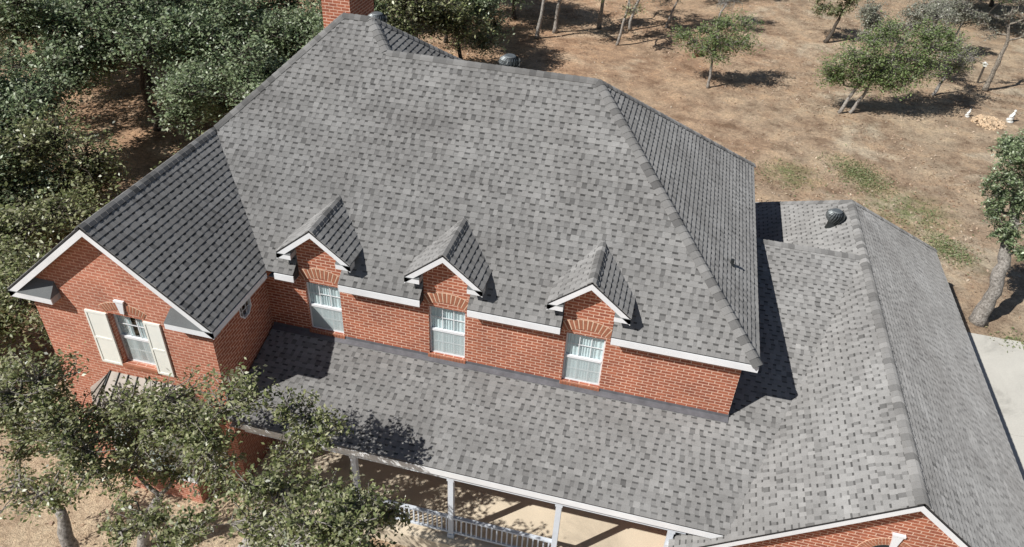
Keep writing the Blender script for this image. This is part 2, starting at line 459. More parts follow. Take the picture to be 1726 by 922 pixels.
# back plane of the low part, right plane and back plane of the high part
mb = MB(); xv = X1 + (ZH - ZE) / PR
shingle(mb, (O, DM, ZE), (-3, DM, ZE), [[(XR, YR, ZR), (O, DM, ZE), (xv, DM, ZE), (XL, YR, ZR)]], 3)
mb.build('main_roof', house, tone=True)
YHB = YH + (ZH - ZE) / PM
mb = MB()
shingle(mb, (xv, 0, ZE), (xv, 5, ZE), [[(X1, YH, ZH), (XL, YR, ZR), (xv, DM, ZE), (xv, YHB, ZE)]], 4)
mb.build('main_roof', house, tone=True)
XLE = XG - HW
mb = MB().use(M['shingle'])
for tri in ([(X0, YH, ZH), (X1, YH, ZH), (xv, YHB, ZE), (XLE, YHB, ZE)], [(XG, YG, ZG), (X0, YH, ZH), (XLE, YHB, ZE)], [(XG, YG, ZG), (XLE, YHB, ZE), (XLE, YG, ZE)]):
    mb.solid([Vector(q) - Vector((0, 0, .06)) for q in tri], tri, (.25, .25, .245))
mb.build('main_roof', house, tone=True)
# wing
mb = MB()
shingle(mb, (XGE, YF, ZE), (XGE, 0, ZE), [[(XG, YF, ZG), (XG, YG, ZG), (XGE, -O, ZE), (XGE, YF, ZE)]], 5)
shingle(mb, (XLE, YF, ZE), (XLE, 0, ZE), [[(XG, YF, ZG), (XG, YG, ZG), (XLE, YG, ZE), (XLE, YF, ZE)]], 6)
mb.build('wing_roof', house, tone=True)
# porch roof and cross roof
mb = MB(); pz = lambda x, y: (x, y, P3 * y)
vx = lambda y: XGA - (ZGA - P3 * y) / PGL
shingle(mb, pz(-11.6, -PD), pz(0, -PD), [[pz(-11.6, -PD), pz(0, -PD), pz(0, 0), pz(-11.6, 0)], [pz(0, -PD), pz(vx(-PD), -PD), pz(vx(YL), YL), pz(0, YL)]], 7)
mb.build('porch_roof', house, tone=True)
mb = MB()
shingle(mb, (0, 9.6, P3 * YL - .6 * 4), (2, 9.6, P3 * YL - .6 * 4), [[(0, YL, P3 * YL), (vx(YL), YL, P3 * YL), (.35, 9.35, P3 * YL - .6 * 3.75), (0, 9.35, P3 * YL - .6 * 3.75)]], 8)
mb.build('porch_roof', house, tone=True)
# garage roof
mb = MB(); YBE = 12.55
shingle(mb, (XERL, YGF, ZERL), (XERL, 5, ZERL), [[(XERL, YGF, ZERL), (XGA, YGF, ZGA), (XGA, YB, ZGA), (XERL, YBE + .25, ZERL)]], 9)
mb.build('garage_roof', house, tone=True)
mb = MB()
shingle(mb, (XERR, YGF, ZERR), (XERR, 5, ZERR), [[(XERR, YGF, ZERR), (XGA, YGF, ZGA), (XGA, YB, ZGA), (XERR, YBE - .1, ZERR)]], 10)
mb.build('garage_roof', house, tone=True)
mb = MB().use(M['shingle'])
tri = [(XGA, YB, ZGA), (XERR, YBE - .1, ZERR), (XERL, YBE + .25, ZERL)]
mb.solid([Vector(q) - Vector((0, 0, .06)) for q in tri], tri, (.25, .25, .245)); mb.build('garage_roof', house, tone=True)
# caps
for i, (A, B, n1, n2) in enumerate([
        ((O, -O, ZE), (XR, YR, ZR), NF, NRt), ((O, DM, ZE), (XR, YR, ZR), NBk, NRt), ((XL, YR, ZR), (XR, YR, ZR), NF, NBk),
        ((XL, YR, ZR), (X1, YH, ZH), NF, NRt), ((X0, YH, ZH), (X1, YH, ZH), NF, NBk), ((xv, YHB, ZE), (X1, YH, ZH), NBk, NRt),
        ((XG, YG, ZG), (X0, YH, ZH), NF, up((-.95, 0, 1))), ((XG, YF, ZG), (XG, YG, ZG), NWR, NWL),
        ((0, YL, P3 * YL), (vx(YL) - .05, YL, P3 * YL), NP, NCB), ((XGA, YGF, ZGA), (XGA, YB, ZGA), NGL, NGR),
        ((XERR, YBE - .1, ZERR), (XGA, YB, ZGA), NGR, NBk), ((XERL, YBE + .25, ZERL), (XGA, YB, ZGA), NGL, NBk)]):
    mb = MB(); caps(mb, A, B, n1, n2, seed=20 + i); mb.build('ridge_cap', house, tone=True)

# ------------------------------------------------------------------ walls
def wall_holes(mb, x0, x1, z0, z1, holes, y0, y1):
    xs = x0
    for hx0, hx1, hz0, hz1 in sorted(holes):
        mb.box(xs, hx0, y0, y1, z0, z1)
        if hz0 > z0: mb.box(hx0, hx1, y0, y1, z0, hz0)
        if hz1 < z1: mb.box(hx0, hx1, y0, y1, hz1, z1)
        xs = hx1
    mb.box(xs, x1, y0, y1, z0, z1)
WZ0, WZ1 = .11, 1.63
WINS = [(c - .46, c + .46) for c in DORM]
ZW = ZE - .17
mb = MB().use(M['brick'])
xs = -11.64
for c in DORM:
    mb.box(xs, c - DW, 0, .16, -.35, ZW)
    # brick up to the gable soffit
    zt = 3.36 - .82 * DW - .06
    mb.box(c - DW, c - .46, 0, .16, -.35, WZ1); mb.box(c + .46, c + DW, 0, .16, -.35, WZ1); mb.box(c - .46, c + .46, 0, .16, -.35, WZ0)
    mb.prism([(c - DW, WZ1), (c + DW, WZ1), (c + DW, zt), (c, 3.36 - .06), (c - DW, zt)], 0, .16)
    xs = c + DW
mb.box(xs, 0, 0, .16, -.35, ZW)
mb.build('wall', house, uv=True)
mb = MB().use(M['brick']); mb.box(-.16, -.001, .16, 9.2, -.6, ZW + .1); mb.box(-5.4, -.16, 9.05, 9.2, -4, ZW); mb.build('wall', house, uv=True)
# side wall of the wing above the porch roof with an eight sided window
mb = MB().use(M['brick'])
oy, oz, orr = -1.0, 1.33, .27
oc = [(oy + orr * math.cos(R(22.5 + 45 * k)), oz + orr * 1.15 * math.sin(R(22.5 + 45 * k))) for k in range(8)]
yy0, yy1, zz0, zz1 = YF + O, 0, G, ZW
sq = [(yy1, oz - .0001 + .0), (yy1, zz1), (yy0, zz1), (yy0, oz), (yy0, zz0), (yy1, zz0)]
def quadx(pts): mb.prismx(pts, -11.80, -11.64)
top, bot, rt, lf = oz + .4, oz - .4, oy + .4, oy - .4
quadx([(yy0, zz0), (yy1, zz0), (yy1, bot), (yy0, bot)]); quadx([(yy0, top), (yy1, top), (yy1, zz1), (yy0, zz1)])
quadx([(yy0, bot), (lf, bot), (lf, top), (yy0, top)]); quadx([(rt, bot), (yy1, bot), (yy1, top), (rt, top)])
ang = [R(22.5 + 45 * k) for k in range(8)]
outer = {0: (rt, top), 2: (lf, top), 4: (lf, bot), 6: (rt, bot)}
corner = [(rt, top), (lf, top), (lf, bot), (rt, bot)]
for q in range(4):
    p1 = oc[q * 2]; p2 = oc[q * 2 + 1]; p0 = oc[q * 2 - 1]
    quadx([corner[q], p2, p1]) ; quadx([corner[q - 1], corner[q], p1, p0]) if q else quadx([corner[3], corner[0], p1, oc[7]])
mb.build('wall', house, uv=True)
WY = YF + O                                   # wing front wall -2.381
WX0, WX1 = -16.26, -11.64
BW0, BW1, BZ0, BZ1 = -14.26, -13.38, .05, 1.60   # wing window
mb = MB().use(M['brickwing'])
wall_holes(mb, WX0, WX1 - .16, G, ZW, [(BW0, BW1, BZ0, BZ1)], WY, WY + .16)
zt = lambda x: ZG - PW * abs(x - XG) - .07
mb.box(WX1 - .16, WX1, WY, WY + .0, G, ZW) if False else None
mb.prism([(WX0, ZW), (WX1 - .16, ZW), (WX1 - .16, zt(WX1 - .16)), (XG, zt(XG)), (WX0, zt(WX0))], WY, WY + .16)
mb.box(WX0, WX0 + .16, WY + .16, 10.6, G, ZW)
mb.build('wall', house, uv=True)
mb = MB().use(M['brickwing']); mb.prism([(WX1 - .16, zz0), (WX1 + .001, zz0), (WX1 + .001, zt(WX1)), (WX1 - .16, zt(WX1 - .16))], WY - .001, WY + .0); mb.build('wall', house, uv=True)
# garage and ground floor walls
mb = MB().use(M['brick'])
gx0, gx1, gy = -.6, 7.27, YGF + .30
KA = 3.30
mb.prism([(gx0, G), (gx1, G), (gx1, ZGA - PGR * (gx1 - XGA) - .08), (XGA, ZGA - .08), (gx0, ZGA - PGL * (XGA - gx0) - .08)], gy, gy + .16)
mb.box(gx1 - .16, gx1, gy + .16, 12.2, G, -1.62); mb.box(gx0, gx1, 12.04, 12.2, G, -1.65) ; mb.box(gx0, gx0 + .16, gy + .16, 12.04, G, -1.75)
mb.build('wall', house, uv=True)
mb = MB().use(M['brick'])
wall_holes(mb, -11.64, gx0, G, -.36, [(-10.2, -9.2, -3.0, -1.4), (-6.4, -5.4, -3.5, -1.4), (-3.4, -2.4, -3.0, -1.4)], .01, .16)
mb.build('wall', house, uv=True)
mb = MB().use(M['brick']); mb.box(-16.1, -5.4, 10.45, 10.6, G, ZW); mb.build('wall', house, uv=True)
mb = MB().use(M['flash'])
mb.prismx([(-.15, -.15 * P3 + .012), (0, .012), (0, .10), (-.012, .10), (-.02, .035), (-.15, -.15 * P3 + .03)], -11.6, 0.02)
mb.prismx([(-.02, .012), (9.0, 2.55), (9.0, 2.62), (-.02, .11)], .001, .012) if False else None
for k in range(30):
    y0 = k * .185
    mb.prismx([(y0, P3 * y0), (y0 + .19, P3 * (y0 + .19)), (y0 + .19, P3 * y0 + .16), (y0, P3 * y0 + .16)], .001 + (k % 2) * .003, .008 + (k % 2) * .003)
mb.build('flashing', house)

# ------------------------------------------------------------------ trim
for i in range(0, len(edges), 2):
    l_, r = edges[i], edges[i + 1]
    if i == 0: l_ += .18
    mb = MB().use(M['white']); mb.box(l_, r, -O + .0, -O + .03, ZE - .215, ZE - .045); mb.build('fascia', house)
    mb = MB().use(M['soffit']); mb.box(edges[i], min(edges[i + 1], 0), -O + .03, 0, ZE - .20, ZE - .185); mb.build('soffit', house)
mb = MB().use(M['soffit']); mb.box(0, O - .03, -O + .03, 9.2, ZE - .20, ZE - .185); mb.build('soffit', house)
mb = MB().use(M['white']); mb.box(O - .03, O, -O + .03, DM, ZE - .215, ZE - .045); mb.build('fascia', house)
for c in DORM:                               # closed roof ends beside the dormers
    for s_ in (-1, 1):
        xx = c + s_ * .575; mb = MB().use(M['edge'])
        mb.prismx([(-O + .03, ZE - .18), (-O + .03, ZE - .055), (0, mz(0) - .06), (0, ZE - .18)], xx - .004, xx + .004)
        mb.build('roof_end', house)
mb = MB().use(M['white']); mb.box(-11.18, vx(-PD) + .05, -PD, -PD + .03, -P3 * PD - .215, -P3 * PD - .045); mb.build('fascia', house)
mb = MB().use(M['soffit']); mb.box(-11.5, gx0, -PD + .03, .0, -1.02, -1.0); mb.build('porch_ceiling', house)
mb = MB().use(M['bluewhite']); mb.box(-11.2, gx0, -2.56, -2.36, -1.24, -1.02); mb.build('porch_beam', house)
mb = MB().use(M['white']); mb.box(XGE - .03, XGE, YF + .03, -O - .02, ZE - .2, ZE - .05); mb.build('fascia', house)
mb = MB().use(M['soffit']); mb.box(WX1, XGE - .03, YF + .03, -O, ZE - .2, ZE - .185); mb.build('soffit', house)
for bb in ((XLE, XLE + .03, YF + .03, YHB, ZE), (XERR - .03, XERR, YGF + .03, YBE, ZERR), (XERL, XERL + .03, YGF + .03, YBE, ZERL), (xv - .03, xv, DM, YHB, ZE), (XLE, xv, YHB - .03, YHB, ZE), (xv, O, DM - .03, DM, ZE)):
    mb = MB().use(M['white']); mb.box(*bb[:4], bb[4] - .2, bb[4] - .05); mb.build('fascia', house)

def rakes(parent, yf, yw, xc, zp, hw, pl, pr_, d0, d1, tiprl=None, cutl=None):
    """rake boards, soffits; d0 top offset, d1 bottom offset below the roof plane"""
    for s_, p_ in ((-1, pl), (1, pr_)):
        xt = xc + s_ * hw; zt_ = zp - p_ * hw
        mb = MB().use(M['white'])
        pts = [(xc, zp - d0), (xt, zt_ - d0), (xt, zt_ - d1), (xc, zp - d1)]
        mb.prism(pts, yf, yf + .03)
        mb.build('rake_board', parent)
        mb = MB().use(M['soffit'])
        mb.prism([(xc, zp - d1 + .02), (xt, zt_ - d1 + .02), (xt, zt_ - d1), (xc, zp - d1)], yf + .03, yw)
        mb.build('soffit', parent)
def ret(parent, yf, yw, xa, xb, ztop, band, rise, seed):
    """eave return: white band with a small shingled hip above; xa is the outer tip, xb the inner end"""
    mb = MB().use(M['white'])
    lo, hi = min(xa, xb), max(xa, xb)
    mb.box(lo, hi, yf, yf + .025, ztop - band, ztop)
    mb.use(M['soffit']); mb.box(lo + .002, hi - .002, yf + .025, yw, ztop - band, ztop - .004)
    mb.build('eave_return', parent)
    s_ = 1 if xb > xa else -1; inn = xb - s_ * min(.04, abs(xb - xa) * .1)
    mb = MB().use(M['shingle'])
    A, B, C, D = (xa, yf - .01, ztop + .004), (xb, yf - .01, ztop + .004), (inn, yw, ztop + rise), (xa + s_ * (rise + .10) / .8, yw, ztop + rise)
    bt = [(q[0], q[1], ztop + .001) for q in (A, B, (xb, yw, 0), (xa, yw, 0))]
    mb.solid(bt, [A, B, C, D], (.19, .2, .2)); mb.build('return_roof', parent, tone=True)

# wing gable
rakes(house, YF, WY, XG, ZG, HW, PW, PW, .045, .235)
ret(house, YF, WY, XLE, -15.42, ZE - .05, .16, .30, 1)
ret(house, YF, WY, XGE, -12.55, ZE - .05, .16, .24, 2)
# garage gable
rakes(house, YGF, gy, XGA, ZGA, 4.27, PGL * 4.198 / 4.198, PGR, .045, .215)

# ------------------------------------------------------------------ windows
def window(parent, x0, x1, z0, z1, y, seed, screen=True, cols=3, rec=.085, sparse=False):
    f = MB().use(M['white']); t = .035; yy = y + rec
    mid = z0 + (z1 - z0) * .49
    f.box(x0, x0 + t, yy - .01, yy + .05, z0, z1); f.box(x1 - t, x1, yy - .01, yy + .05, z0, z1)
    f.box(x0 + t, x1 - t, yy - .01, yy + .05, z1 - t, z1); f.box(x0 + t, x1 - t, yy - .012, yy + .05, z0, z0 + t)
    f.box(x0 + t, x1 - t, yy - .02, yy + .04, mid - .03, mid + .035)
    fo = f.build('window', parent)
    mu = MB().use(M['white'])
    for k in range(1, cols):
        xx = x0 + t + (x1 - x0 - 2 * t) * k / cols; mu.box(xx - .009, xx + .009, yy + .012, yy + .026, mid + .035, z1 - t); mu.box(xx - .009, xx + .009, yy + .012, yy + .026, z0 + t, mid - .03)
    for zz in ((mid + z1) / 2, (mid + z0) / 2): mu.box(x0 + t, x1 - t, yy + .014, yy + .024, zz - .009, zz + .009)
    mu.build('muntin', fo)
    g = MB().use(M['glass']); g.face([(x0 + t, yy + .03, z0 + t), (x1 - t, yy + .03, z0 + t), (x1 - t, yy + .03, z1 - t), (x0 + t, yy + .03, z1 - t)]); g.build('pane', fo)
    if screen:
        g = MB().use(M['screen']); g.face([(x0 + t, yy - .002, z0 + t), (x1 - t, yy - .002, z0 + t), (x1 - t, yy - .002, mid - .03), (x0 + t, yy - .002, mid - .03)]); g.build('insect_screen', fo)
    rs = random.Random(seed); c = MB().use(M['curtain']); n = 84
    gapc = (x0 + x1) / 2
    ph = [rs.uniform(-1, 1) * .0015 for _ in range(n + 1)]
    for k in range(n):
        xa = x0 + (x1 - x0) * k / n; xb = x0 + (x1 - x0) * (k + 1) / n
        ya = yy + .065 + .011 * math.sin(k * .85 + 2 * math.sin(k * .13)) + ph[k]; yb = yy + .065 + .011 * math.sin((k + 1) * .85 + 2 * math.sin((k + 1) * .13)) + ph[k + 1]
        if sparse and abs((k + .5) / n - .5) < .07 + .0: continue
        c.face([(xa, ya, z0), (xb, yb, z0), (xb, yb, z1), (xa, ya, z1)])
    c.build('curtain', fo)
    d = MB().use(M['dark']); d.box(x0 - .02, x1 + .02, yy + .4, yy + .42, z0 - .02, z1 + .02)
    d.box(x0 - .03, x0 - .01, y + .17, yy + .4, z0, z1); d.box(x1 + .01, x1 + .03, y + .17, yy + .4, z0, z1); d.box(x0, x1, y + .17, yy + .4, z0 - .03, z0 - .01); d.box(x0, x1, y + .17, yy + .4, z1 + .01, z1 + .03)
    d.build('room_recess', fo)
    return fo
def arch(parent, xc, hw, z, rise, ht, y, n=13, keep=None, proud=.012):
    """segmental arch of bricks on end over an opening"""
    mb = MB().use(M['mortar'])
    rad = (hw * hw + rise * rise) / (2 * rise); cz = z + rise - rad; th = math.asin(min(1, hw / rad))
    pa = []
    N_ = 16
    for k in range(N_ + 1):
        a_ = -th + 2 * th * k / N_; pa.append((xc + rad * math.sin(a_), cz + rad * math.cos(a_)))
    top_ = [(xc + (rad + ht + .012) * math.sin(-th + 2 * th * k / N_), cz + (rad + ht + .012) * math.cos(-th + 2 * th * k / N_)) for k in range(N_ + 1)]
    for k in range(N_): mb.prism([pa[k], pa[k + 1], top_[k + 1], top_[k]], y - proud + .006, y + .02)
    mb.use(M['archbrick'])
    for k in range(n):
        a0 = -th + 2 * th * (k + .15) / n; a1 = -th + 2 * th * (k + .85) / n
        q = [(xc + r * math.sin(a_), cz + r * math.cos(a_)) for r, a_ in ((rad + .008, a0), (rad + .008, a1), (rad + ht, a1), (rad + ht, a0))]
        mb.prism(q, y - proud, y + .02)
    return mb.build('brick_arch', parent)

for i, c in enumerate(DORM):
    window(house, c - .46, c + .46, WZ0, WZ1, 0, 30 + i)
    arch(house, c, .50, WZ1 + .035, .15, .27, 0, 12)
    s = MB().use(M['mortar']); s.box(c - .49, c + .49, -.03, .08, WZ0 - .125, WZ0 - .012)
    s.use(M['archbrick'])
    for k in range(13):
        xa = c - .49 + .98 * k / 13; s.box(xa + .006, xa + .069, -.042, .08, WZ0 - .118, WZ0 - .002)
    s.build('sill', house)
    # gabled dormer roof
    hw = .935; zp = 3.36; pd = .82; ze = zp - pd * hw; yf = -O
    yb1 = (zp - ZE) / PM - O; yb2 = (ze - ZE) / PM - O
    d = MB()
    for s_ in (-1, 1):
        shingle(d, (c + s_ * hw, yf, ze), (c + s_ * hw, 1, ze), [[(c, yf, zp), (c, yb1 + .05, zp), (c + s_ * hw, yb2 + .05, ze), (c + s_ * hw, yf, ze)]], 60 + i * 2 + s_, deck=.035)
    do = d.build('dormer', house, tone=True)
    d = MB(); caps(d, (c, yf, zp), (c, yb1 - .05, zp), up((pd, 0, 1)), up((-pd, 0, 1)), w_=.13, seed=70 + i); d.build('ridge_cap', do, tone=True)
    rakes(do, yf, 0, c, zp, hw, pd, pd, .03, .20)
    ret(do, yf, -.001, c - hw, c - DW, ze - .03, .135, .2, 80 + i); ret(do, yf, -.001, c + hw, c + DW, ze - .03, .135, .2, 90 + i)
    for s_ in (-1, 1):
        q = sorted((c + s_ * DW, c + s_ * (DW - .10))); d = MB().use(M['brick'])
        d.prismx([(.16, mz(.16) - .1), (.16, ze - .04), (yb2 + .02, ze - .04), (yb2, mz(yb2) - .1)], *q); d.build('cheek_wall', do, uv=True)
        q = sorted((c + s_ * DW, c + s_ * (hw - .02))); d = MB().use(M['soffit']); d.box(q[0], q[1], 0, yb2 + .1, ze - .06, ze - .045); d.build('soffit', do)

# wing window with shutters and keystone
window(house, BW0, BW1, BZ0, BZ1, WY, 40, cols=3, sparse=True, rec=.13)
arch(house, (BW0 + BW1) / 2, .50, BZ1 + .02, .15, .2, WY, 15)
def keystone(xc, z0, z1, y):
    k = MB().use(M['white'])
    k.prism([(xc - .05, z0), (xc + .05, z0), (xc + .10, z1 - .05), (xc - .10, z1 - .05)], y - .05, y + .01)
    k.prism([(xc - .12, z1 - .05), (xc + .12, z1 - .05), (xc + .125, z1), (xc - .125, z1)], y - .065, y + .01)
    k.build('keystone', house)
keystone((BW0 + BW1) / 2, BZ1 + .10, BZ1 + .47, WY)
for xa, xb in ((-14.86, -14.30), (-13.34, -12.92)):
    s = MB().use(M['offwhite']); yy = WY - .045
    s.box(xa, xa + .05, yy, WY, -.02, 1.58); s.box(xb - .05, xb, yy, WY, -.02, 1.58)
    for z in (-.02, .74, 1.52): s.box(xa + .05, xb - .05, yy, WY, z, z + .06)
    s.box(xa + .05, xb - .05, yy + .012, WY, .04, .74); s.box(xa + .05, xb - .05, yy + .012, WY, .80, 1.52)
    s.build('shutter', house)
s = MB().use(M['archbrick']); s.box(BW0 - .03, BW1 + .03, WY - .05, WY + .08, BZ0 - .1, BZ0 - .004); s.build('sill', house)
# bay window below with a seamed metal hood
b = MB().use(M['hood'])
bx0, bx1, bz, bp = -14.75, -12.75, -.34, .75
tl, tr_ = (bx0, WY - .02, bz), (bx1, WY - .02, bz); fl, fr = (bx0 - .15, WY - bp, -1.15), (bx1 + .15, WY - bp, -1.15); wl, wr = (bx0 - .85, WY, -1.15), (bx1 + .85, WY, -1.15)
def facet(q):
    b.solid([Vector(p) - Vector((0, 0, .03)) for p in q], q)
facet([tl, tr_, fr, fl]); facet([wl, tl, fl]); facet([tr_, wr, fr])
b.use(M['darkmetal'])
def seam(A, B): b.beam(Vector(A) + Vector((0, 0, .015)), Vector(B) + Vector((0, 0, .015)), .022, .035)
for k in range(9):
    t = k / 8; seam(Vector(tl).lerp(Vector(tr_), t), Vector(fl).lerp(Vector(fr), t))
for k in range(1, 3):
    seam(tl, Vector(wl).lerp(Vector(fl), k / 3)); seam(tr_, Vector(wr).lerp(Vector(fr), k / 3))
hood = b.build('bay_window', house)
b = MB().use(M['white']); b.prism([(bx0 - .1, -3.2), (bx1 + .1, -3.2), (bx1 + .1, -1.2), (bx0 - .1, -1.2)], WY - .6, WY - .55); b.build('bay_frame', hood)
b = MB().use(M['glass']); b.box(bx0, bx1, WY - .61, WY - .602, -3.0, -1.35); b.build('pane', hood)
b = MB().use(M['brickwing']); b.box(bx0 - .1, bx1 + .1, WY - .6, WY - .001, G, -3.2); b.build('bay_base', hood, uv=True)
# eight sided side window
f = MB().use(M['white'])
for k in range(8):
    p, q = oc[k], oc[(k + 1) % 8]; sc = lambda v, s_: (oy + (v[0] - oy) * s_, oz + (v[1] - oz) * s_)
    f.prismx([p, q, sc(q, .88), sc(p, .88)], -11.70, -11.625)
fo = f.build('window', house)
f = MB().use(M['white'])
for d_ in (-.08, .08): f.box(-11.69, -11.675, oy + d_ - .008, oy + d_ + .008, oz - .25, oz + .25)
for d_ in (-.09, .09): f.box(-11.688, -11.677, oy - .25, oy + .25, oz + d_ - .008, oz + d_ + .008)
f.build('muntin', fo)
f = MB().use(M['glass']); f.face([(-11.70, oy + (p[0] - oy) * .86, oz + (p[1] - oz) * .86) for p in oc]); f.build('pane', fo)
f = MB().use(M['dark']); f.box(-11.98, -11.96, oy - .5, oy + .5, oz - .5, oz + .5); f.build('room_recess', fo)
# garage gable arch and keystone
mb = MB().use(M['mortar'])
for r0, n in ((.40, 22), (.50, 27)):
    for k in range(n):
        a0 = math.pi * k / n + .012; a1 = math.pi * (k + 1) / n - .012
        mb.use(M['archbrick']); mb.prism([(KA + r * math.cos(t), -.47 + r * math.sin(t)) for r, t in ((r0, a0), (r0 + .088, a0), (r0 + .088, a1), (r0, a1))], gy - .012, gy + .01)
mb.use(M['mortar'])
for k in range(24):
    a0 = math.pi * k / 24; a1 = math.pi * (k + 1) / 24
    mb.prism([(KA + r * math.cos(t), -.47 + r * math.sin(t)) for r, t in ((.385, a0), (.60, a0), (.60, a1), (.385, a1))], gy - .006, gy + .01)
mb.build('brick_arch', house)
g_ = MB().use(M['dark']); g_.prism([(KA + .385 * math.cos(math.pi * k / 16), -.47 + .385 * math.sin(math.pi * k / 16)) for k in range(17)], gy - .004, gy + .01); g_.build('gable_vent', house)
keystone(KA + .02, -.12, .32, gy)
# ground floor openings behind the porch
for x0_, x1_ in ((-10.2, -9.2), (-3.4, -2.4)): window(house, x0_, x1_, -3.0, -1.4, .01, int(-x0_ * 10), screen=False)
d = MB().use(M['door']); d.box(-6.4, -5.4, .05, .10, -3.5, -1.4); do = d.build('door', house)
d = MB().use(M['metal']); d.lathe((-5.5, .03, -2.5), [(.02, -.03), (.03, 0), (.02, .03)], 8); d.build('handle', do)

# ------------------------------------------------------------------ porch
p_ = MB().use(M['floor']); p_.box(-11.63, gx0 - .01, -2.75, 0, G - .1, -3.5); p_.build('porch_floor', house)
POSTS = [-8.43, -6.0, -3.43, -.9]
for x in POSTS:
    p_ = MB().use(M['bluewhite']); p_.box(x - .065, x + .065, -2.525, -2.395, -3.5, -1.24)
    p_.box(x - .085, x + .085, -2.545, -2.375, -3.5, -3.38); p_.box(x - .085, x + .085, -2.545, -2.375, -1.34, -1.24)
    p_.build('porch_post', house)
for a_, b_ in ((-8.43, -6.0), (-6.0, -3.43)):
    p_ = MB().use(M['bluewhite']); p_.box(a_ + .065, b_ - .065, -2.50, -2.41, -2.80, -2.75); p_.box(a_ + .065, b_ - .065, -2.485, -2.43, -3.38, -3.32)
    ro = p_.build('porch_railing', house)
    n = 19
    for k in range(n):
        xx = a_ + .065 + (b_ - a_ - .13) * (k + .5) / n
        q = MB().use(M['bluewhite']); q.box(xx - .017, xx + .017, -2.475, -2.44, -3.32, -2.80); q.build('baluster', ro)

# ------------------------------------------------------------------ chimney, vents, pipe
c = MB().use(M['brick'])
cx0, cx1, cy0, cy1 = -12.72, -11.86, 6.6, 8.3
c.box(cx0, cx1, cy0, cy1, 3.5, 8.6); ch = c.build('chimney', house, uv=True)
c = MB().use(M['mortar']); c.box(cx0 - .05, cx1 + .05, cy0 - .05, cy1 + .05, 8.6, 8.72); c.build('chimney_cap', ch)
c = MB().use(M['darkmetal']); c.box(cx0 + .2, cx1 - .2, cy0 + .3, cy1 - .3, 8.72, 8.95); c.build('flue', ch)
def turbine(x, y, z, seed, dirn=0):
    b = MB().use(M['darkmetal']); b.lathe((x, y, z - .25), [(.20, 0), (.17, .1), (.15, .30)], 20)
    b.box(x - .24, x + .24, y - .24, y + .24, z - .16 - .12, z - .155 - .12) if False else None
    bo = b.build('turbine_vent', house, smooth=False)
    h = MB().use(M['metal']); n = 20
    prof = [(.19, .02), (.26, .11), (.29, .20), (.26, .29), (.15, .36)]
    for k in range(n):
        a0 = 2 * math.pi * k / n
        for i in range(len(prof) - 1):
            (r0, z0), (r1, z1) = prof[i], prof[i + 1]
            tw0 = a0 + i * .13; tw1 = a0 + (i + 1) * .13; w_ = 2 * math.pi / n * .66
            q = [(x + r * s_ * math.cos(t), y + r * s_ * math.sin(t), z + zz) for r, t, zz, s_ in ((r0, tw0, z0, 1), (r0, tw0 + w_, z0, .88), (r1, tw1 + w_, z1, .88), (r1, tw1, z1, 1))]
            h.face(q)
    h.use(M['metal']); h.lathe((x, y, z), [(.16, .355), (.13, .375), (.03, .385)], 20)
    h.use(M['darkmetal']); h.lathe((x, y, z), [(.17, .03), (.21, .20), (.12, .35)], 16)
    h.build('turbine_head', bo)
turbine(-6.8, 5.02, ZR - PM * .41 + .12, 1)
turbine(-10.86, 6.15, 6.0, 2)
turbine(2.76, 7.8, 1.204 + .12, 3)
v = MB().use(M['darkmetal']); v.lathe((-.48, 2.49, 2.50), [(.13, 0), (.06, .12), (.045, .14), (.045, .27), (.035, .27)], 12); v.build('vent_pipe', house)
v = MB().use(M['metal'])
for k in range(1): pass

# ------------------------------------------------------------------ ground, driveway, walkway
def sheet():
    n = 60; me = bpy.data.meshes.new('ground'); vs = []; fs = []
    xs = np.concatenate([np.linspace(-400, -70, 12)[:-1], np.linspace(-70, 60, n), np.linspace(60, 400, 12)[1:]])
    ys = np.concatenate([np.linspace(-150, -20, 6)[:-1], np.linspace(-20, 90, n), np.linspace(90, 600, 14)[1:]])
    for y in ys:
        for x in xs:
            d = max(0, abs(x + 2) - 16, abs(y - 4) - 16) * .04
            z = G + min(1, d) * (.22 * math.sin(x * .17 + 1) * math.cos(y * .13) + .10 * math.sin(x * .5 + y * .37))
            vs.append((x, y, z))
    nx = len(xs)
    for j in range(len(ys) - 1):
        for i in range(nx - 1): k = j * nx + i; fs.append((k, k + 1, k + nx + 1, k + nx))
    me.from_pydata(vs, [], fs); me.materials.append(M['ground']); me.polygons.foreach_set('use_smooth', [True] * len(fs))
    o = bpy.data.objects.new('ground', me); COL.objects.link(o); struct(o)
sheet()
def gz(x, y):
    d = max(0, abs(x + 2) - 16, abs(y - 4) - 16) * .04
    return G + min(1, d) * (.22 * math.sin(x * .17 + 1) * math.cos(y * .13) + .10 * math.sin(x * .5 + y * .37))
mb = MB().use(M['drive'])
js = [-30, -22, -14, -6, -1.5, 2.2, 5.9, 10.9]
for i in range(len(js) - 1):
    for xa, xb in ((7.28, 13.0), (13.0, 18.5), (18.5, 40)): mb.box(xa + .006, xb - .006, js[i] + .006, js[i + 1] - .006, G - .3, G + .03)
struct(mb.build('driveway'))
mb = MB().use(M['walk'])
for k in range(6): mb.box(-11.2 + k * .02, -9.4, -9.0 + k * 1.04, -9.0 + (k + 1) * 1.04 - .012, G - .2, G + .03)
mb.box(-9.4 + .01, -2.0, -5.4, -3.6, G - .2, G + .028)
struct(mb.build('path'))

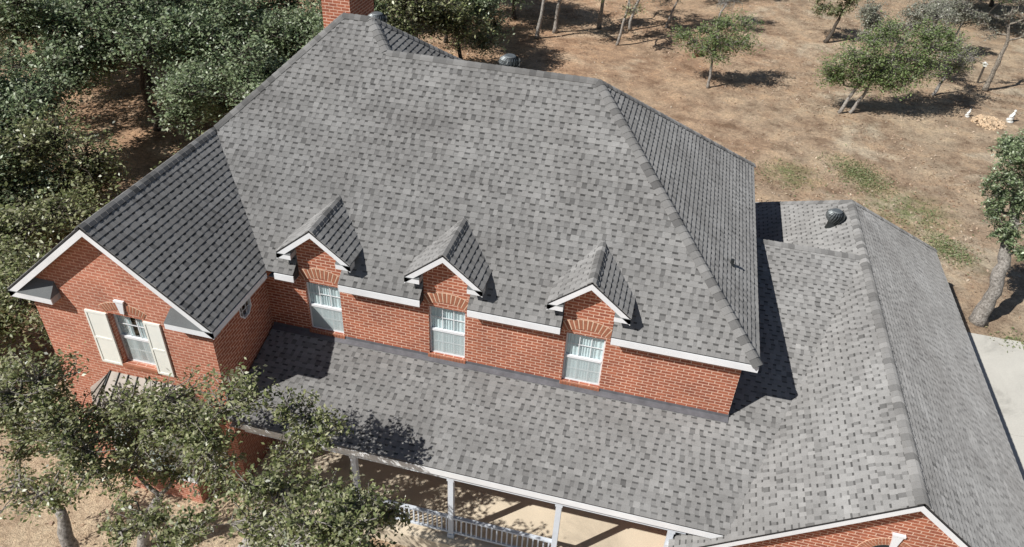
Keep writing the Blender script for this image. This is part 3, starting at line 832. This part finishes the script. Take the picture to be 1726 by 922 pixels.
# ------------------------------------------------------------------ trees
def leafmesh(name, C, size, tones, mat_, parent, up_bias=1.0, rs=NPR):
    n = len(C); C = np.asarray(C, 'f')
    nrm = rs.normal(size=(n, 3)); nrm[:, 2] = np.abs(nrm[:, 2]) + up_bias; nrm /= np.linalg.norm(nrm, axis=1)[:, None]
    t = np.cross(nrm, rs.normal(size=(n, 3))); t /= np.linalg.norm(t, axis=1)[:, None]; b = np.cross(nrm, t)
    sz = size * rs.uniform(.45, 1.5, n)[:, None]
    a_ = t * sz * .62; bb = b * sz * .32; cup = nrm * sz * .13
    V = np.stack([C - a_, C - bb + cup, C + a_, C + bb + cup], 1).reshape(-1, 3).astype('f')
    me = bpy.data.meshes.new(name)
    me.vertices.add(4 * n); me.vertices.foreach_set('co', V.ravel())
    me.loops.add(4 * n); me.loops.foreach_set('vertex_index', np.arange(4 * n, dtype='i'))
    me.polygons.add(n); me.polygons.foreach_set('loop_start', np.arange(0, 4 * n, 4, dtype='i')); me.polygons.foreach_set('loop_total', np.full(n, 4, 'i'))
    me.update(); me.materials.append(mat_)
    at = me.attributes.new('tone', 'FLOAT_COLOR', 'FACE')
    at.data.foreach_set('color', np.concatenate([tones, np.ones((n, 1))], 1).astype('f').ravel())
    me.validate()
    o = bpy.data.objects.new(name, me); COL.objects.link(o)
    if parent: setpar(o, parent)
    return o
PAL = {'oak': [(.22, .25, .10), (.27, .29, .13), (.14, .17, .065), (.36, .37, .20), (.10, .12, .05), (.40, .40, .25)],
       'dark': [(.21, .275, .14), (.26, .335, .17), (.12, .17, .09), (.35, .42, .25), (.26, .31, .16), (.46, .51, .36)],
       'green': [(.18, .25, .09), (.24, .31, .12), (.13, .19, .065), (.28, .33, .16)],
       'olive': [(.23, .26, .12), (.30, .32, .17), (.18, .21, .095), (.34, .34, .22)],
       'grey': [(.29, .30, .22), (.35, .35, .28), (.24, .26, .18), (.40, .40, .33)]}
def tones(pal, n, rs):
    P_ = np.array(PAL[pal]); w = rs.randint(0, len(P_), n); return np.clip(P_[w] * rs.uniform(.75, 1.25, n)[:, None], 0, 1)
def curve(A, B, rs, n=7, wob=.12, sag=0):
    A = np.array(A, float); B = np.array(B, float); L = np.linalg.norm(B - A); P_ = []
    w1, w2 = rs.normal(size=3) * wob * L, rs.normal(size=3) * wob * L
    for k in range(n + 1):
        t = k / n; p = A + (B - A) * t + w1 * math.sin(math.pi * t) * .8 + w2 * math.sin(2 * math.pi * t) * .4
        p[2] += sag * L * math.sin(math.pi * t); P_.append(p)
    return P_
def make_tree(name, base, trunk, r0, clumps, label, cat, group=None, pal='oak', leaf=.065, dens=1.0, bark='bark', seed=1, twigs=22, per=26, flat=.7, lm='leaf', limbs_from=None, bare=0.0, twr=.010, spread=.12):
    """trunk: list of points (world) from the ground; clumps: [(centre, radius)]"""
    rs = np.random.RandomState(seed)
    root = empty(name, base, label, cat, group)
    mb = MB().use(M[bark])
    pts = [np.array(p, float) for p in trunk]
    # refine the trunk
    fine = []
    for i in range(len(pts) - 1):
        seg = curve(pts[i], pts[i + 1], rs, 5, .05); fine += seg if i == 0 else seg[1:]
    nf = len(fine); rad = [r0 * (1.35 if k == 0 else 1) * (1 - .5 * k / (nf - 1)) * (1 + .12 * rs.uniform(-1, 1)) for k in range(nf)]
    mb.tube(fine, rad, 9)
    nodes = [(p, r) for p, r in zip(fine, rad)][int(nf * .45):]
    C = []; T = []
    order = sorted(clumps, key=lambda c: np.linalg.norm(np.array(c[0]) - fine[-1]))
    for c, r in order:
        c = np.array(c, float)
        # attach to the closest skeleton node that lies nearer the trunk
        best = min(nodes, key=lambda q: np.linalg.norm(q[0] - c) * (1.0 if q[0][2] < c[2] + .2 else 1.6) - q[1] * 2)
        L = np.linalg.norm(best[0] - c); ra = min(best[1] * .8, .018 + .028 * L + .03 * r)
        path = curve(best[0], c, rs, 8, .13, .05)
        rr = [ra * (1 - .72 * k / 8) for k in range(9)]
        mb.tube(path, rr, 6); nodes += list(zip(path[2:], rr[2:]))
        nt_ = max(4, int(twigs * r / .8))
        for k in range(nt_):
            d = rs.normal(size=3); d /= np.linalg.norm(d); d[2] = d[2] * flat + .08
            e = c + d * r * rs.uniform(.6, 1.3)
            s = path[rs.randint(4, 9)]
            tp = curve(s, e, rs, 4, .14)
            mb.tube(tp, [twr * 1.6, twr * 1.3, twr, twr * .7, twr * .4], 3)
            if rs.rand() < bare: continue
            n_ = int(per * dens * rs.uniform(.5, 1.6))
            tt = rs.uniform(.30, 1.08, n_) ** .8
            for q in tt:
                f_ = min(q, .999) * 4; i = int(f_); p = tp[i] + (tp[i + 1] - tp[i]) * (f_ - i)
                C.append(p + rs.normal(size=3) * r * spread)
    o = mb.build('trunk', root, smooth=True)
    if C:
        tn = tones(pal, len(C), rs)
        leafmesh('crown', C, leaf, tn, M[lm], root, rs=rs)
    return root
def copy_tree(src, loc, rz, sc, label, group):
    r = src.copy(); COL.objects.link(r); r.location = loc; rz = (loc[0] * 7.31 + loc[1] * 3.17) % 6.283; r.rotation_euler = (0, 0, rz); r.scale = (sc, sc, sc * rnd.uniform(.9, 1.12))
    r['label'] = label; r['group'] = group
    for ch in list(src.children):
        c_ = ch.copy(); COL.objects.link(c_); c_.parent = r
    return r

# foreground oaks
def cl(L, y, r, j=.5, seed=0):
    rs = random.Random(seed); return [((x + rs.uniform(-.1, .1), y + rs.uniform(-j, j), z), r * rs.uniform(.85, 1.2)) for x, z in L]
FG = 'live oaks in front of the house'
A_ = [(-14.29, 1.3), (-14.83, 0.3), (-14.5, .9), (-13.6, -.2), (-14.3, -1.2), (-15.82, -2.1), (-12.95, -.3), (-15.71, -1.0), (-15.2, .2), (-16.3, -.4)]
B_ = [(-12.49, .1), (-11.46, .75), (-10.95, .8), (-13.0, -.6), (-12.29, -.4), (-11.4, -.1), (-10.49, .55), (-13.05, -1.6), (-11.24, -.95), (-11.9, .35), (-10.46, -.4), (-12.35, -1.5), (-10.2, 1.3)]
C_ = [(-9.7, 1.6), (-9.04, 1.3), (-8.66, .9), (-8.27, .62), (-9.12, 0.03), (-8.75, .1)]
D_ = [(-10.04, -.1), (-10.89, -.8), (-9.15, -.1), (-11.6, -.5), (-8.24, .02), (-7.31, .45), (-6.75, .45), (-7.05, .85), (-7.8, 1.0), (-12.34, -1.3), (-6.6, 0.1), (-7.39, -.2)]
OUT = [((-8.6, -4.9, .4), .6), ((-7.9, -4.8, .3), .6), ((-7.2, -4.9, .35), .6), ((-6.9, -5.2, .75), .55), ((-7.5, -4.5, -.2), .5), ((-9.2, -5.2, .7), .55), ((-6.6, -4.7, .0), .45)]
make_tree('oak_tree', (-14.6, -5.9, G), [(-14.6, -5.9, G), (-14.25, -5.5, -2.9), (-14.35, -5.3, -1.9)], .23, cl([(x, z + .15) for x, z in A_] + [(-13.8, 1.1), (-13.4, .7), (-14.9, 1.2), (-15.6, .8), (-13.1, .35), (-14.0, .5)], -4.9, .66, .5, 1), 'oak with a gnarled grey trunk at the bottom left corner beside the brick wing', 'oak tree', FG, seed=3, twigs=30, per=31, leaf=.074, twr=.015, spread=.14)
make_tree('oak_tree', (-13.2, -4.9, G), [(-13.2, -4.9, G), (-12.9, -4.6, -2.8), (-12.4, -4.4, -1.8)], .18, cl([(x, z + .35) for x, z in B_], -4.3, .64, .45, 2) + [((-12.7, -4.2, .9), .5), ((-13.3, -4.2, .35), .5), ((-12.0, -4.2, 1.1), .5)], 'oak whose dense crown covers the lower right corner of the brick wing', 'oak tree', FG, seed=4, twigs=30, per=31, leaf=.074, twr=.015, spread=.14)
make_tree('oak_tree', (-10.3, -4.6, G), [(-10.3, -4.6, G), (-10.15, -4.3, -2.6), (-9.8, -4.1, -1.3)], .15, cl([(x, z + .35) for x, z in C_], -4.0, .52, .3, 3), 'slim oak shading the left end of the porch roof', 'oak tree', FG, seed=5, twigs=26, per=21, leaf=.078, twr=.012, spread=.14)
make_tree('oak_tree', (-10.9, -6.6, G), [(-10.9, -6.6, G), (-10.6, -6.3, -2.7), (-9.8, -6.2, -1.4)], .20, cl(D_, -5.7, .58, .35, 4) + OUT, 'oak at the bottom edge with a crown in front of the porch railing', 'oak tree', FG, seed=6, twigs=30, per=31, leaf=.074, twr=.015, spread=.14)

# oak variants for the wood behind and left of the house
def dome(h, rr, n, seed, r=1.35):
    rs = random.Random(seed); out = []
    for k in range(n):
        a_ = rs.uniform(0, 2 * math.pi); q = rr * math.sqrt(rs.uniform(.02, 1)); zz = h - (q / rr) ** 2 * h * .30 - rs.uniform(0, h * .36)
        out.append(((q * math.cos(a_), q * math.sin(a_), zz), r * rs.uniform(.7, 1.15)))
    return out
BGW = 'dense live oaks of the wood left of the house'
variants = []
for i, (h, rr, n, pal) in enumerate(((6.3, 3.1, 19, 'dark'), (7.0, 3.5, 22, 'dark'), (5.4, 2.6, 14, 'oak'), (6.6, 2.9, 17, 'dark'))):
    variants.append((h, rr, n, pal))
WOOD = [  # x, y, variant, scale, label
    (-19.3, .4, 2, .72, 'small oak at the left edge just behind the left eave return'),
    (-22.0, 2.6, 2, .85, 'oak at the left edge level with the wing gable peak'),
    (-25.4, 5.0, 0, .78, 'oak at the left edge below the sunlit clearing'),
    (-24.4, 6.5, 2, .85, 'small oak standing on the lower left side of the clearing'),
    (-27.6, 9.2, 3, .9, 'oak at the left edge beside the clearing'),
    (-17.9, 9.0, 2, .8, 'oak hard behind the ridge where the wing roof meets the main roof'),
    (-20.2, 12.9, 3, .88, 'dark oak right of the clearing, half way along the roof hip'),
    (-31.2, 13.2, 0, 1.0, 'oak in the upper left of the wood above the clearing'),
    (-27.0, 16.0, 1, 1.0, 'bright topped oak in the upper middle of the left wood'),
    (-23.2, 17.0, 0, 1.0, 'broad oak between the clearing and the chimney'),
    (-19.3, 18.6, 3, .9, 'dark oak just left of the chimney'),
    (-35.5, 18.5, 1, 1.05, 'oak in the upper left corner of the picture'),
    (-30.6, 20.5, 3, 1.1, 'oak on the top edge above the clearing'),
    (-26.0, 22.0, 1, 1.05, 'oak on the top edge midway between corner and chimney'),
    (-21.6, 22.6, 0, 1.05, 'tall oak on the top edge left of the chimney'),
    (-38.5, 24.5, 3, 1.2, 'farther oak beyond the upper left corner'),
    (-33.5, 27.5, 0, 1.2, 'farther oak on the top edge, left quarter'),
    (-17.2, 25.0, 2, 1.1, 'oak directly behind the chimney'),
    (-15.4, 29.0, 3, .8, 'oak right of the chimney above the rear hip'),
    (-17.6, 33.0, 1, .8, 'oak at the edge of the lawn right of the chimney'),
    (-14.6, 39.5, 0, .9, 'far oak at the top edge left of the slim trunk pair'),
    (-19.5, 40.0, 1, 1.0, 'far oak at the top edge behind the chimney'),
    (-25.5, 33.0, 0, 1.1, 'far oak deep in the wood left of the chimney'),
    (-2.6, 50.0, 1, 1.0, 'far dark oak at the top edge behind the bare grey tree'),
    (-30.5, 3.5, 1, 1.0, 'oak mostly outside the left edge of the picture'),
    (-23.4, -2.2, 2, .8, 'small oak at the left edge below the gable return'),
]
protos = {}
for x, y, v, sc, lab in WOOD:
    if v not in protos:
        h, rr, n, pal = variants[v]
        t = make_tree('oak_tree', (0, 0, 0), [(0, 0, 0), (rnd.uniform(-.3, .3), rnd.uniform(-.3, .3), h * .28), (rnd.uniform(-.6, .6), rnd.uniform(-.6, .6), h * .55)], .17, dome(h, rr, n, 100 + v), lab, 'oak tree', BGW, pal=pal, leaf=.135, seed=50 + v, twigs=25, per=25, twr=.018, spread=.15, bark='barkdark')
        protos[v] = t; t.location = (x, y, gz(x, y)); t.rotation_euler = (0, 0, rnd.uniform(0, 6.28)); t.scale = (sc,) * 3
    else: copy_tree(protos[v], (x, y, gz(x, y)), rnd.uniform(0, 6.28), sc, lab, BGW)

# yard trees
YG_ = 'slim trees on the dry back lawn'
def T(base, pts): return [(base[0] + p[0], base[1] + p[1], gz(*base) + p[2]) for p in pts]
b0 = (-.7, 31.5)
make_tree('young_tree', (*b0, gz(*b0)), T(b0, [(0, 0, 0), (-.05, 0, 1.0), (-.1, 0, 2.0), (-.1, .2, 3.2)]), .10, [(( -.7 + dx, 31.5 + dy, -4 + z), r) for dx, dy, z, r in ((0, 0, 1.9, .75), (.2, .3, 2.4, .9), (-.8, 0, 2.3, .9), (-1.7, .2, 2.5, .8), (-2.2, .4, 2.7, .6), (.8, .1, 2.6, .9), (1.6, .2, 2.7, .7), (-.3, .3, 2.9, .8), (.7, .8, 3.5, .8), (1.4, 1.0, 3.6, .7), (0, .4, 3.7, .5), (-.9, .5, 3.2, .45))],
          'single small green tree on the open back lawn with its shadow beside it', 'tree', YG_, pal='green', leaf=.10, seed=21, twigs=34, per=19, spread=.2, lm='leaf2', bark='bark', twr=.012)
b0 = (6.7, 30.2)
make_tree('young_tree', (*b0, gz(*b0)), T(b0, [(0, 0, 0), (.25, .1, .9), (.5, .1, 1.8), (.7, .3, 2.8)]), .11, [((6.7 + dx, 30.2 + dy, -4 + z), r) for dx, dy, z, r in ((-.9, -.1, 2.6, .95), (-1.2, 0, 2.0, .7), (.1, 0, 2.5, .9), (-.2, .1, 3.4, 1.0), (.5, .1, 1.9, .7), (-.6, .2, 1.95, .5), (.9, .2, 3.1, .8), (.6, .5, 4.0, .7), (1.5, .4, 2.2, .7))],
          'left one of the two leaning trunks under the shared green crown', 'tree', YG_, pal='green', leaf=.10, seed=22, twigs=34, per=25, spread=.2, lm='leaf2', bark='bark', twr=.012)
b0 = (7.27, 30.4)
make_tree('young_tree', (*b0, gz(*b0)), T(b0, [(0, 0, 0), (.3, .1, .8), (.7, .2, 1.9), (1.1, .4, 2.9)]), .11, [((7.27 + dx, 30.4 + dy, -4 + z), r) for dx, dy, z, r in ((.9, .3, 1.9, .9), (1.6, .3, 2.7, 1.05), (2.3, .4, 3.3, 1.05), (1.5, .8, 3.9, 1.0), (3.1, .8, 3.9, 1.0), (2.4, .2, 2.3, .9), (3.3, .5, 3.0, .9), (1.8, .1, 1.8, .7), (2.6, 1.1, 4.6, .75), (3.9, 1.2, 4.6, .6), (.9, 1, 4.6, .7), (4.3, 1.0, 3.9, .5))],
          'right one of the two leaning trunks, its green crown reaching right', 'tree', YG_, pal='green', leaf=.10, seed=23, twigs=34, per=25, spread=.2, lm='leaf2', bark='bark', twr=.012)
b0 = (6.92, 42.4)
make_tree('young_tree', (*b0, gz(*b0)), T(b0, [(0, 0, 0), (.3, 0, 1.1), (.5, 0, 2.2)]), .14, [((6.92 + dx, 42.4 + dy, -4 + z), r) for dx, dy, z, r in ((-.9, 0, 2.3, .7), (.2, 0, 2.3, .7), (-1.4, 0, 3.2, .7), (1.0, 0, 3.1, .8), (0, 0, 3.6, .9), (-1, .5, 4.2, .8), (1.5, .5, 4.2, .8))],
          'small olive tree cut by the top edge, left of the wide green crown', 'tree', YG_, pal='olive', leaf=.12, seed=24, twigs=26, per=26, lm='leaf2', bark='barkdark', twr=.014)
for (bx, by, lx, h, r, lab, sd, nb) in ((-12.19, 35.95, .5, 5.5, .15, 'nearer trunk of the slim pair behind the roof turbine vent', 31, 6), (-11.3, 37.6, .2, 5.5, .15, 'farther straight trunk of the slim pair behind the roof turbine vent', 32, 6),
                                     (-8.6, 40.2, .1, 6, .16, 'straight dark trunk on the top edge left of the bare grey tree', 33, 7), (-6.9, 36.9, .5, 5, .11, 'thin leaning trunk in front of the bare grey tree', 34, 7),
                                     (-6.4, 40.3, .3, 5.6, .13, 'thin dark trunk just behind the thin leaning one', 35, 7), (-14.2, 47.5, .1, 5.6, .13, 'thin far trunk at the top edge near the wood', 36, 7)):
    cs = dome(h + 1.4, 1.8, nb + 3, sd, .8); cs = [((bx + c_[0][0], by + c_[0][1], -4 + c_[0][2]), c_[1]) for c_ in cs]
    make_tree('slim_tree', (bx, by, gz(bx, by)), T((bx, by), [(0, 0, 0), (lx * .4, 0, h * .3), (lx, .2, h * .75)]), r, cs, lab, 'tree', 'slim trunks along the far side of the lawn', pal='oak', leaf=.12, seed=sd, twigs=26, per=12, bark='bark', twr=.014, bare=.3)
# bare grey trees
def bare_tree(b0, h, rr, lab, sd, n=10, bark='twig', pal='grey', bare=.6, tr=.1, per=7):
    cs = [((b0[0] + c_[0][0], b0[1] + c_[0][1], -4 + c_[0][2]), c_[1]) for c_ in dome(h, rr, n, sd, .9)]
    make_tree('sparse_tree', (*b0, gz(*b0)), T(b0, [(0, 0, 0), (.2, 0, h * .25), (.5, .1, h * .5)]), tr, cs, lab, 'tree', 'half bare grey trees', pal=pal, leaf=.10, seed=sd, twigs=38, per=int(per * 1.7), bark=bark, twr=.012, bare=bare)
bare_tree((-4.0, 41.5), 4.2, 1.7, 'half bare grey tree at the top edge left of the small green tree', 41, 9)
bare_tree((-.6, 43.0), 4.6, 1.9, 'half bare grey tree behind the small green tree', 42, 9)
bare_tree((10.5, 38.5), 5.0, 2.6, 'wide grey leafed tree above the green crown of the leaning trunks', 43, 15, per=16, bare=.25)
bare_tree((14.5, 42.5), 4.8, 2.2, 'grey leafed tree near the fallen branch at the top edge', 44, 12, per=12, bare=.35)
bare_tree((12.6, 35.0), 3.8, 1.8, 'low pale sparse bush tree right of the wide green crown', 45, 9, pal='olive', per=7, bare=.4)
b0 = (16.01, 37.03)
make_tree('sparse_tree', (*b0, gz(*b0)), T(b0, [(0, 0, 0), (0, 0, 1.3), (0.1, .1, 2.6), (-.2, .2, 4.0)]), .17, [((16 + dx, 37 + dy, -4 + z), r) for dx, dy, z, r in ((.6, .3, 4.4, .8), (-.6, 0, 4.6, .7), (1.2, .2, 3.6, .7), (1.2, .4, 5.2, .8), (0, .4, 5.6, .8), (-1.2, 0, 3.3, .6))],
          'tree with peeling dark and pale bark near the right edge', 'tree', 'half bare grey trees', pal='grey', leaf=.10, seed=46, twigs=26, per=9, bark='barkpale', bare=.6, twr=.013)
# far wood along the top edge
for i, (x, y, v, lab) in enumerate(((17.5, 52, 0, 'dark oak at the top edge beyond the fallen branch'), (22.5, 50, 1, 'dark oak in the top right corner'), (21.5, 58, 3, 'far dark oak behind the corner one at top right'), (5.5, 60, 1, 'far oak beyond the small olive tree'), (-8, 52, 3, 'far oak beyond the straight dark trunk'), (11.5, 60, 0, 'far oak beyond the wide grey tree'))):
    copy_tree(protos[v], (x, y, gz(x, y)), rnd.uniform(0, 6.28), 1.0, lab, BGW)
# big tree at the right edge
b0 = (9.75, 11.75)
make_tree('oak_tree', (*b0, G), [(9.75, 11.75, G - .05), (9.75, 11.8, -2.9), (9.75, 12.0, -1.6), (9.6, 12.4, -.2), (9.4, 12.8, .8)], .27, [((x, y, z), r) for x, y, z, r in ((8.5, 12.2, 1.5, .6), (8.6, 12.3, .8, .6), (8.7, 12.2, 2.5, .7), (8.9, 12.2, .2, .6), (9.3, 12.1, -.5, .5), (9.1, 12.1, 1.6, .8), (9.8, 12.6, .7, .7), (8.6, 12.8, 2.2, .5), (9.3, 12.9, 2.2, .8), (9.9, 12.2, 1.6, .8), (9.9, 12.0, .0, .55), (10.2, 13.2, 2.6, .9), (9.3, 12.2, 2.9, .7), (10.2, 11.8, -.8, .55), (10.8, 12.5, 1.6, .9), (8.8, 13.2, 2.3, .5))],
          'large oak with a thick pale trunk at the right edge beside the driveway', 'oak tree', None, seed=51, pal='dark', twigs=34, per=50, leaf=.08)

# ------------------------------------------------------------------ small things in the yard
def statue(x, y, s, rz, label):
    z = gz(x, y); t = empty('garden_statue', (x, y, z), label, 'statue', 'white garden statues')
    b = MB().use(M['statue']); b.lathe((x, y, z), [(.20 * s, 0), (.20 * s, .06 * s), (.15 * s, .08 * s)], 14); b.build('base', t)
    b = MB().use(M['statue'])
    b.tube([(x, y, z + .08 * s), (x, y, z + .25 * s), (x + .03 * s, y, z + .45 * s), (x + .05 * s, y, z + .58 * s), (x + .05 * s, y, z + .66 * s)], [.14 * s, .15 * s, .11 * s, .10 * s, .045 * s], 12)
    b.lathe((x + .06 * s, y, z + .64 * s), [(.03 * s, 0), (.075 * s, .05 * s), (.08 * s, .10 * s), (.05 * s, .16 * s), (.01, .18 * s)], 12)
    for sg in (-1, 1):
        b.tube([(x + .05 * s, y + sg * .10 * s, z + .55 * s), (x - .05 * s, y + sg * .17 * s, z + .38 * s), (x - .12 * s, y + sg * .06 * s, z + .32 * s)], [.035 * s, .03 * s, .025 * s], 6)
        b.tube([(x, y + sg * .06 * s, z + .2 * s), (x - .18 * s, y + sg * .08 * s, z + .16 * s), (x - .2 * s, y + sg * .08 * s, z + .06 * s)], [.06 * s, .05 * s, .035 * s], 6)
    b.build('figure', t, smooth=True)
statue(13.9, 32.2, .6, 0, 'small white garden statue left of the pile of pale stones')
statue(16.1, 32.1, .9, 0, 'taller white garden statue right of the pale stones, by the right edge')
mb = MB().use(M['chip']); rs = random.Random(5)
for k in range(330):
    a_ = rs.uniform(0, 6.28); q = math.sqrt(rs.random()) ; x = 14.9 + math.cos(a_) * q * .85; y = 31.6 + math.sin(a_) * q * .95; z = gz(x, y) + max(0, .16 * (1 - q * q)) + .02
    s_ = rs.uniform(.04, .095); d = Vector((rs.gauss(0, 1), rs.gauss(0, 1), rs.gauss(0, .4))).normalized()
    mb.beam(Vector((x, y, z)) - d * s_, Vector((x, y, z)) + d * s_, s_ * 1.1, s_ * .6)
o = mb.build('stone_pile'); o['kind'] = 'stuff'; o['label'] = 'spread pile of pale tan split stones between the two white statues'; o['category'] = 'stone pile'
x, y = 15.9, 38.4; z = gz(x, y)
bh = empty('birdhouse', (x, y, z), 'pale birdhouse on a dark post left of the peeling bark trunk', 'birdhouse')
mb = MB().use(M['barkdark']); mb.box(x - .05, x + .05, y - .05, y + .05, z, z + 1.1); mb.build('post', bh)
mb = MB().use(M['offwhite']); mb.box(x - .10, x + .10, y - .09, y + .09, z + 1.1, z + 1.27); mb.prism([(x - .15, z + 1.26), (x + .15, z + 1.26), (x, z + 1.36)], y - .13, y + .13); mb.build('nest_box', bh)
x, y = -1.6, 36.6; z = gz(x, y)
mb = MB().use(M['rust']); mb.lathe((x, y, z), [(.15, 0), (.22, .14), (.27, .28), (.29, .31), (.24, .31), (.2, .2)], 16); o = mb.build('clay_pot'); o['label'] = 'dark red brown pot on the lawn left of the small green tree'; o['category'] = 'pot'
mb = MB().use(M['twig'])
mb.tube([(15.6, 55.2, gz(15.6, 55.2) + .35), (17.5, 54.6, -3.55), (20, 53.6, -3.5), (22.3, 53.0, -3.9)], [.05, .08, .09, .11], 7)
mb.tube([(20, 53.6, -3.5), (20.3, 53.2, -2.6), (20.2, 53.0, -2.0)], [.05, .04, .02], 5); mb.tube([(18.8, 54.1, -3.5), (18.4, 53.6, -2.8), (18.1, 53.3, -2.3)], [.05, .035, .02], 5); mb.tube([(17.5, 54.6, -3.55), (17.2, 54.0, -3.9)], [.04, .03], 5)
o = mb.build('fallen_branch'); o['label'] = 'long pale fallen branch lying before the dark trees at top right'; o['category'] = 'branch'

# ------------------------------------------------------------------ leaf litter and weeds on the lawn
rs = np.random.RandomState(77)
n = 110000
px = rs.uniform(-46, 27, n); py = rs.uniform(-9, 62, n)
keep = (rs.rand(n) < np.clip(1.15 - (py + 9) / 110, .3, 1)) & ~((px > -16.3) & (px < 7.4) & (py > -2.8) & (py < 12.4)) & ~((px > 7.2) & (py < 11)) & ~((px > -11.3) & (px < -2) & (py < -2.5)) & ((py > -1) | (px < -19) | (rs.rand(n) < .25))
pn = np.sin(px * .31 + 1.3 * np.sin(py * .21)) + np.sin(py * .37 + 1.7 * np.sin(px * .17)) + .7 * np.sin(px * .9 + py * .7)
keep &= rs.rand(n) < np.clip(.5 + .35 * pn, .12, 1)
px, py = px[keep], py[keep]
pz_ = np.array([gz(a_, b_) for a_, b_ in zip(px, py)]) + .015 + .02 * rs.rand(len(px))
LT = np.array([(.56, .42, .30), (.46, .31, .21), (.66, .55, .42), (.34, .23, .15), (.60, .45, .34), (.52, .42, .30)])
tn = LT[rs.randint(0, 6, len(px))] * rs.uniform(.8, 1.2, len(px))[:, None]
o = leafmesh('leaf_litter', np.stack([px, py, pz_], 1), .10, tn, M['leaf2'], None, up_bias=1.6, rs=rs); o['kind'] = 'stuff'; o['label'] = 'dry brown leaf litter scattered over the lawn'; o['category'] = 'leaf litter'
C = []
for cx, cy, rx, ry, rot, m_ in ((6.9, 22.6, 1.1, 1.7, .45, 1900), (9.6, 16.7, .8, 1.2, .5, 900), (3.4, 21.3, 1.7, 1.5, 0, 500), (8.6, 19, 2.0, 2.0, 0, 500), (11.6, 10.9, 1.4, .5, 0, 500)):
    q = rs.normal(size=(m_, 2)) * (rx * .55, ry * .55); c_, s_ = math.cos(rot), math.sin(rot)
    C += [(cx + a_ * c_ - b_ * s_, cy + a_ * s_ + b_ * c_, gz(cx, cy) + .03 + .05 * rs.rand()) for a_, b_ in q]
tn = np.array([(.17, .22, .09), (.24, .28, .13), (.34, .32, .18)])[rs.randint(0, 3, len(C))]
o = leafmesh('weed_patch', C, .07, tn, M['leaf2'], None, up_bias=.6, rs=rs); o['kind'] = 'stuff'; o['label'] = 'green weeds growing in patches on the dry lawn behind the garage roof'; o['category'] = 'weeds'
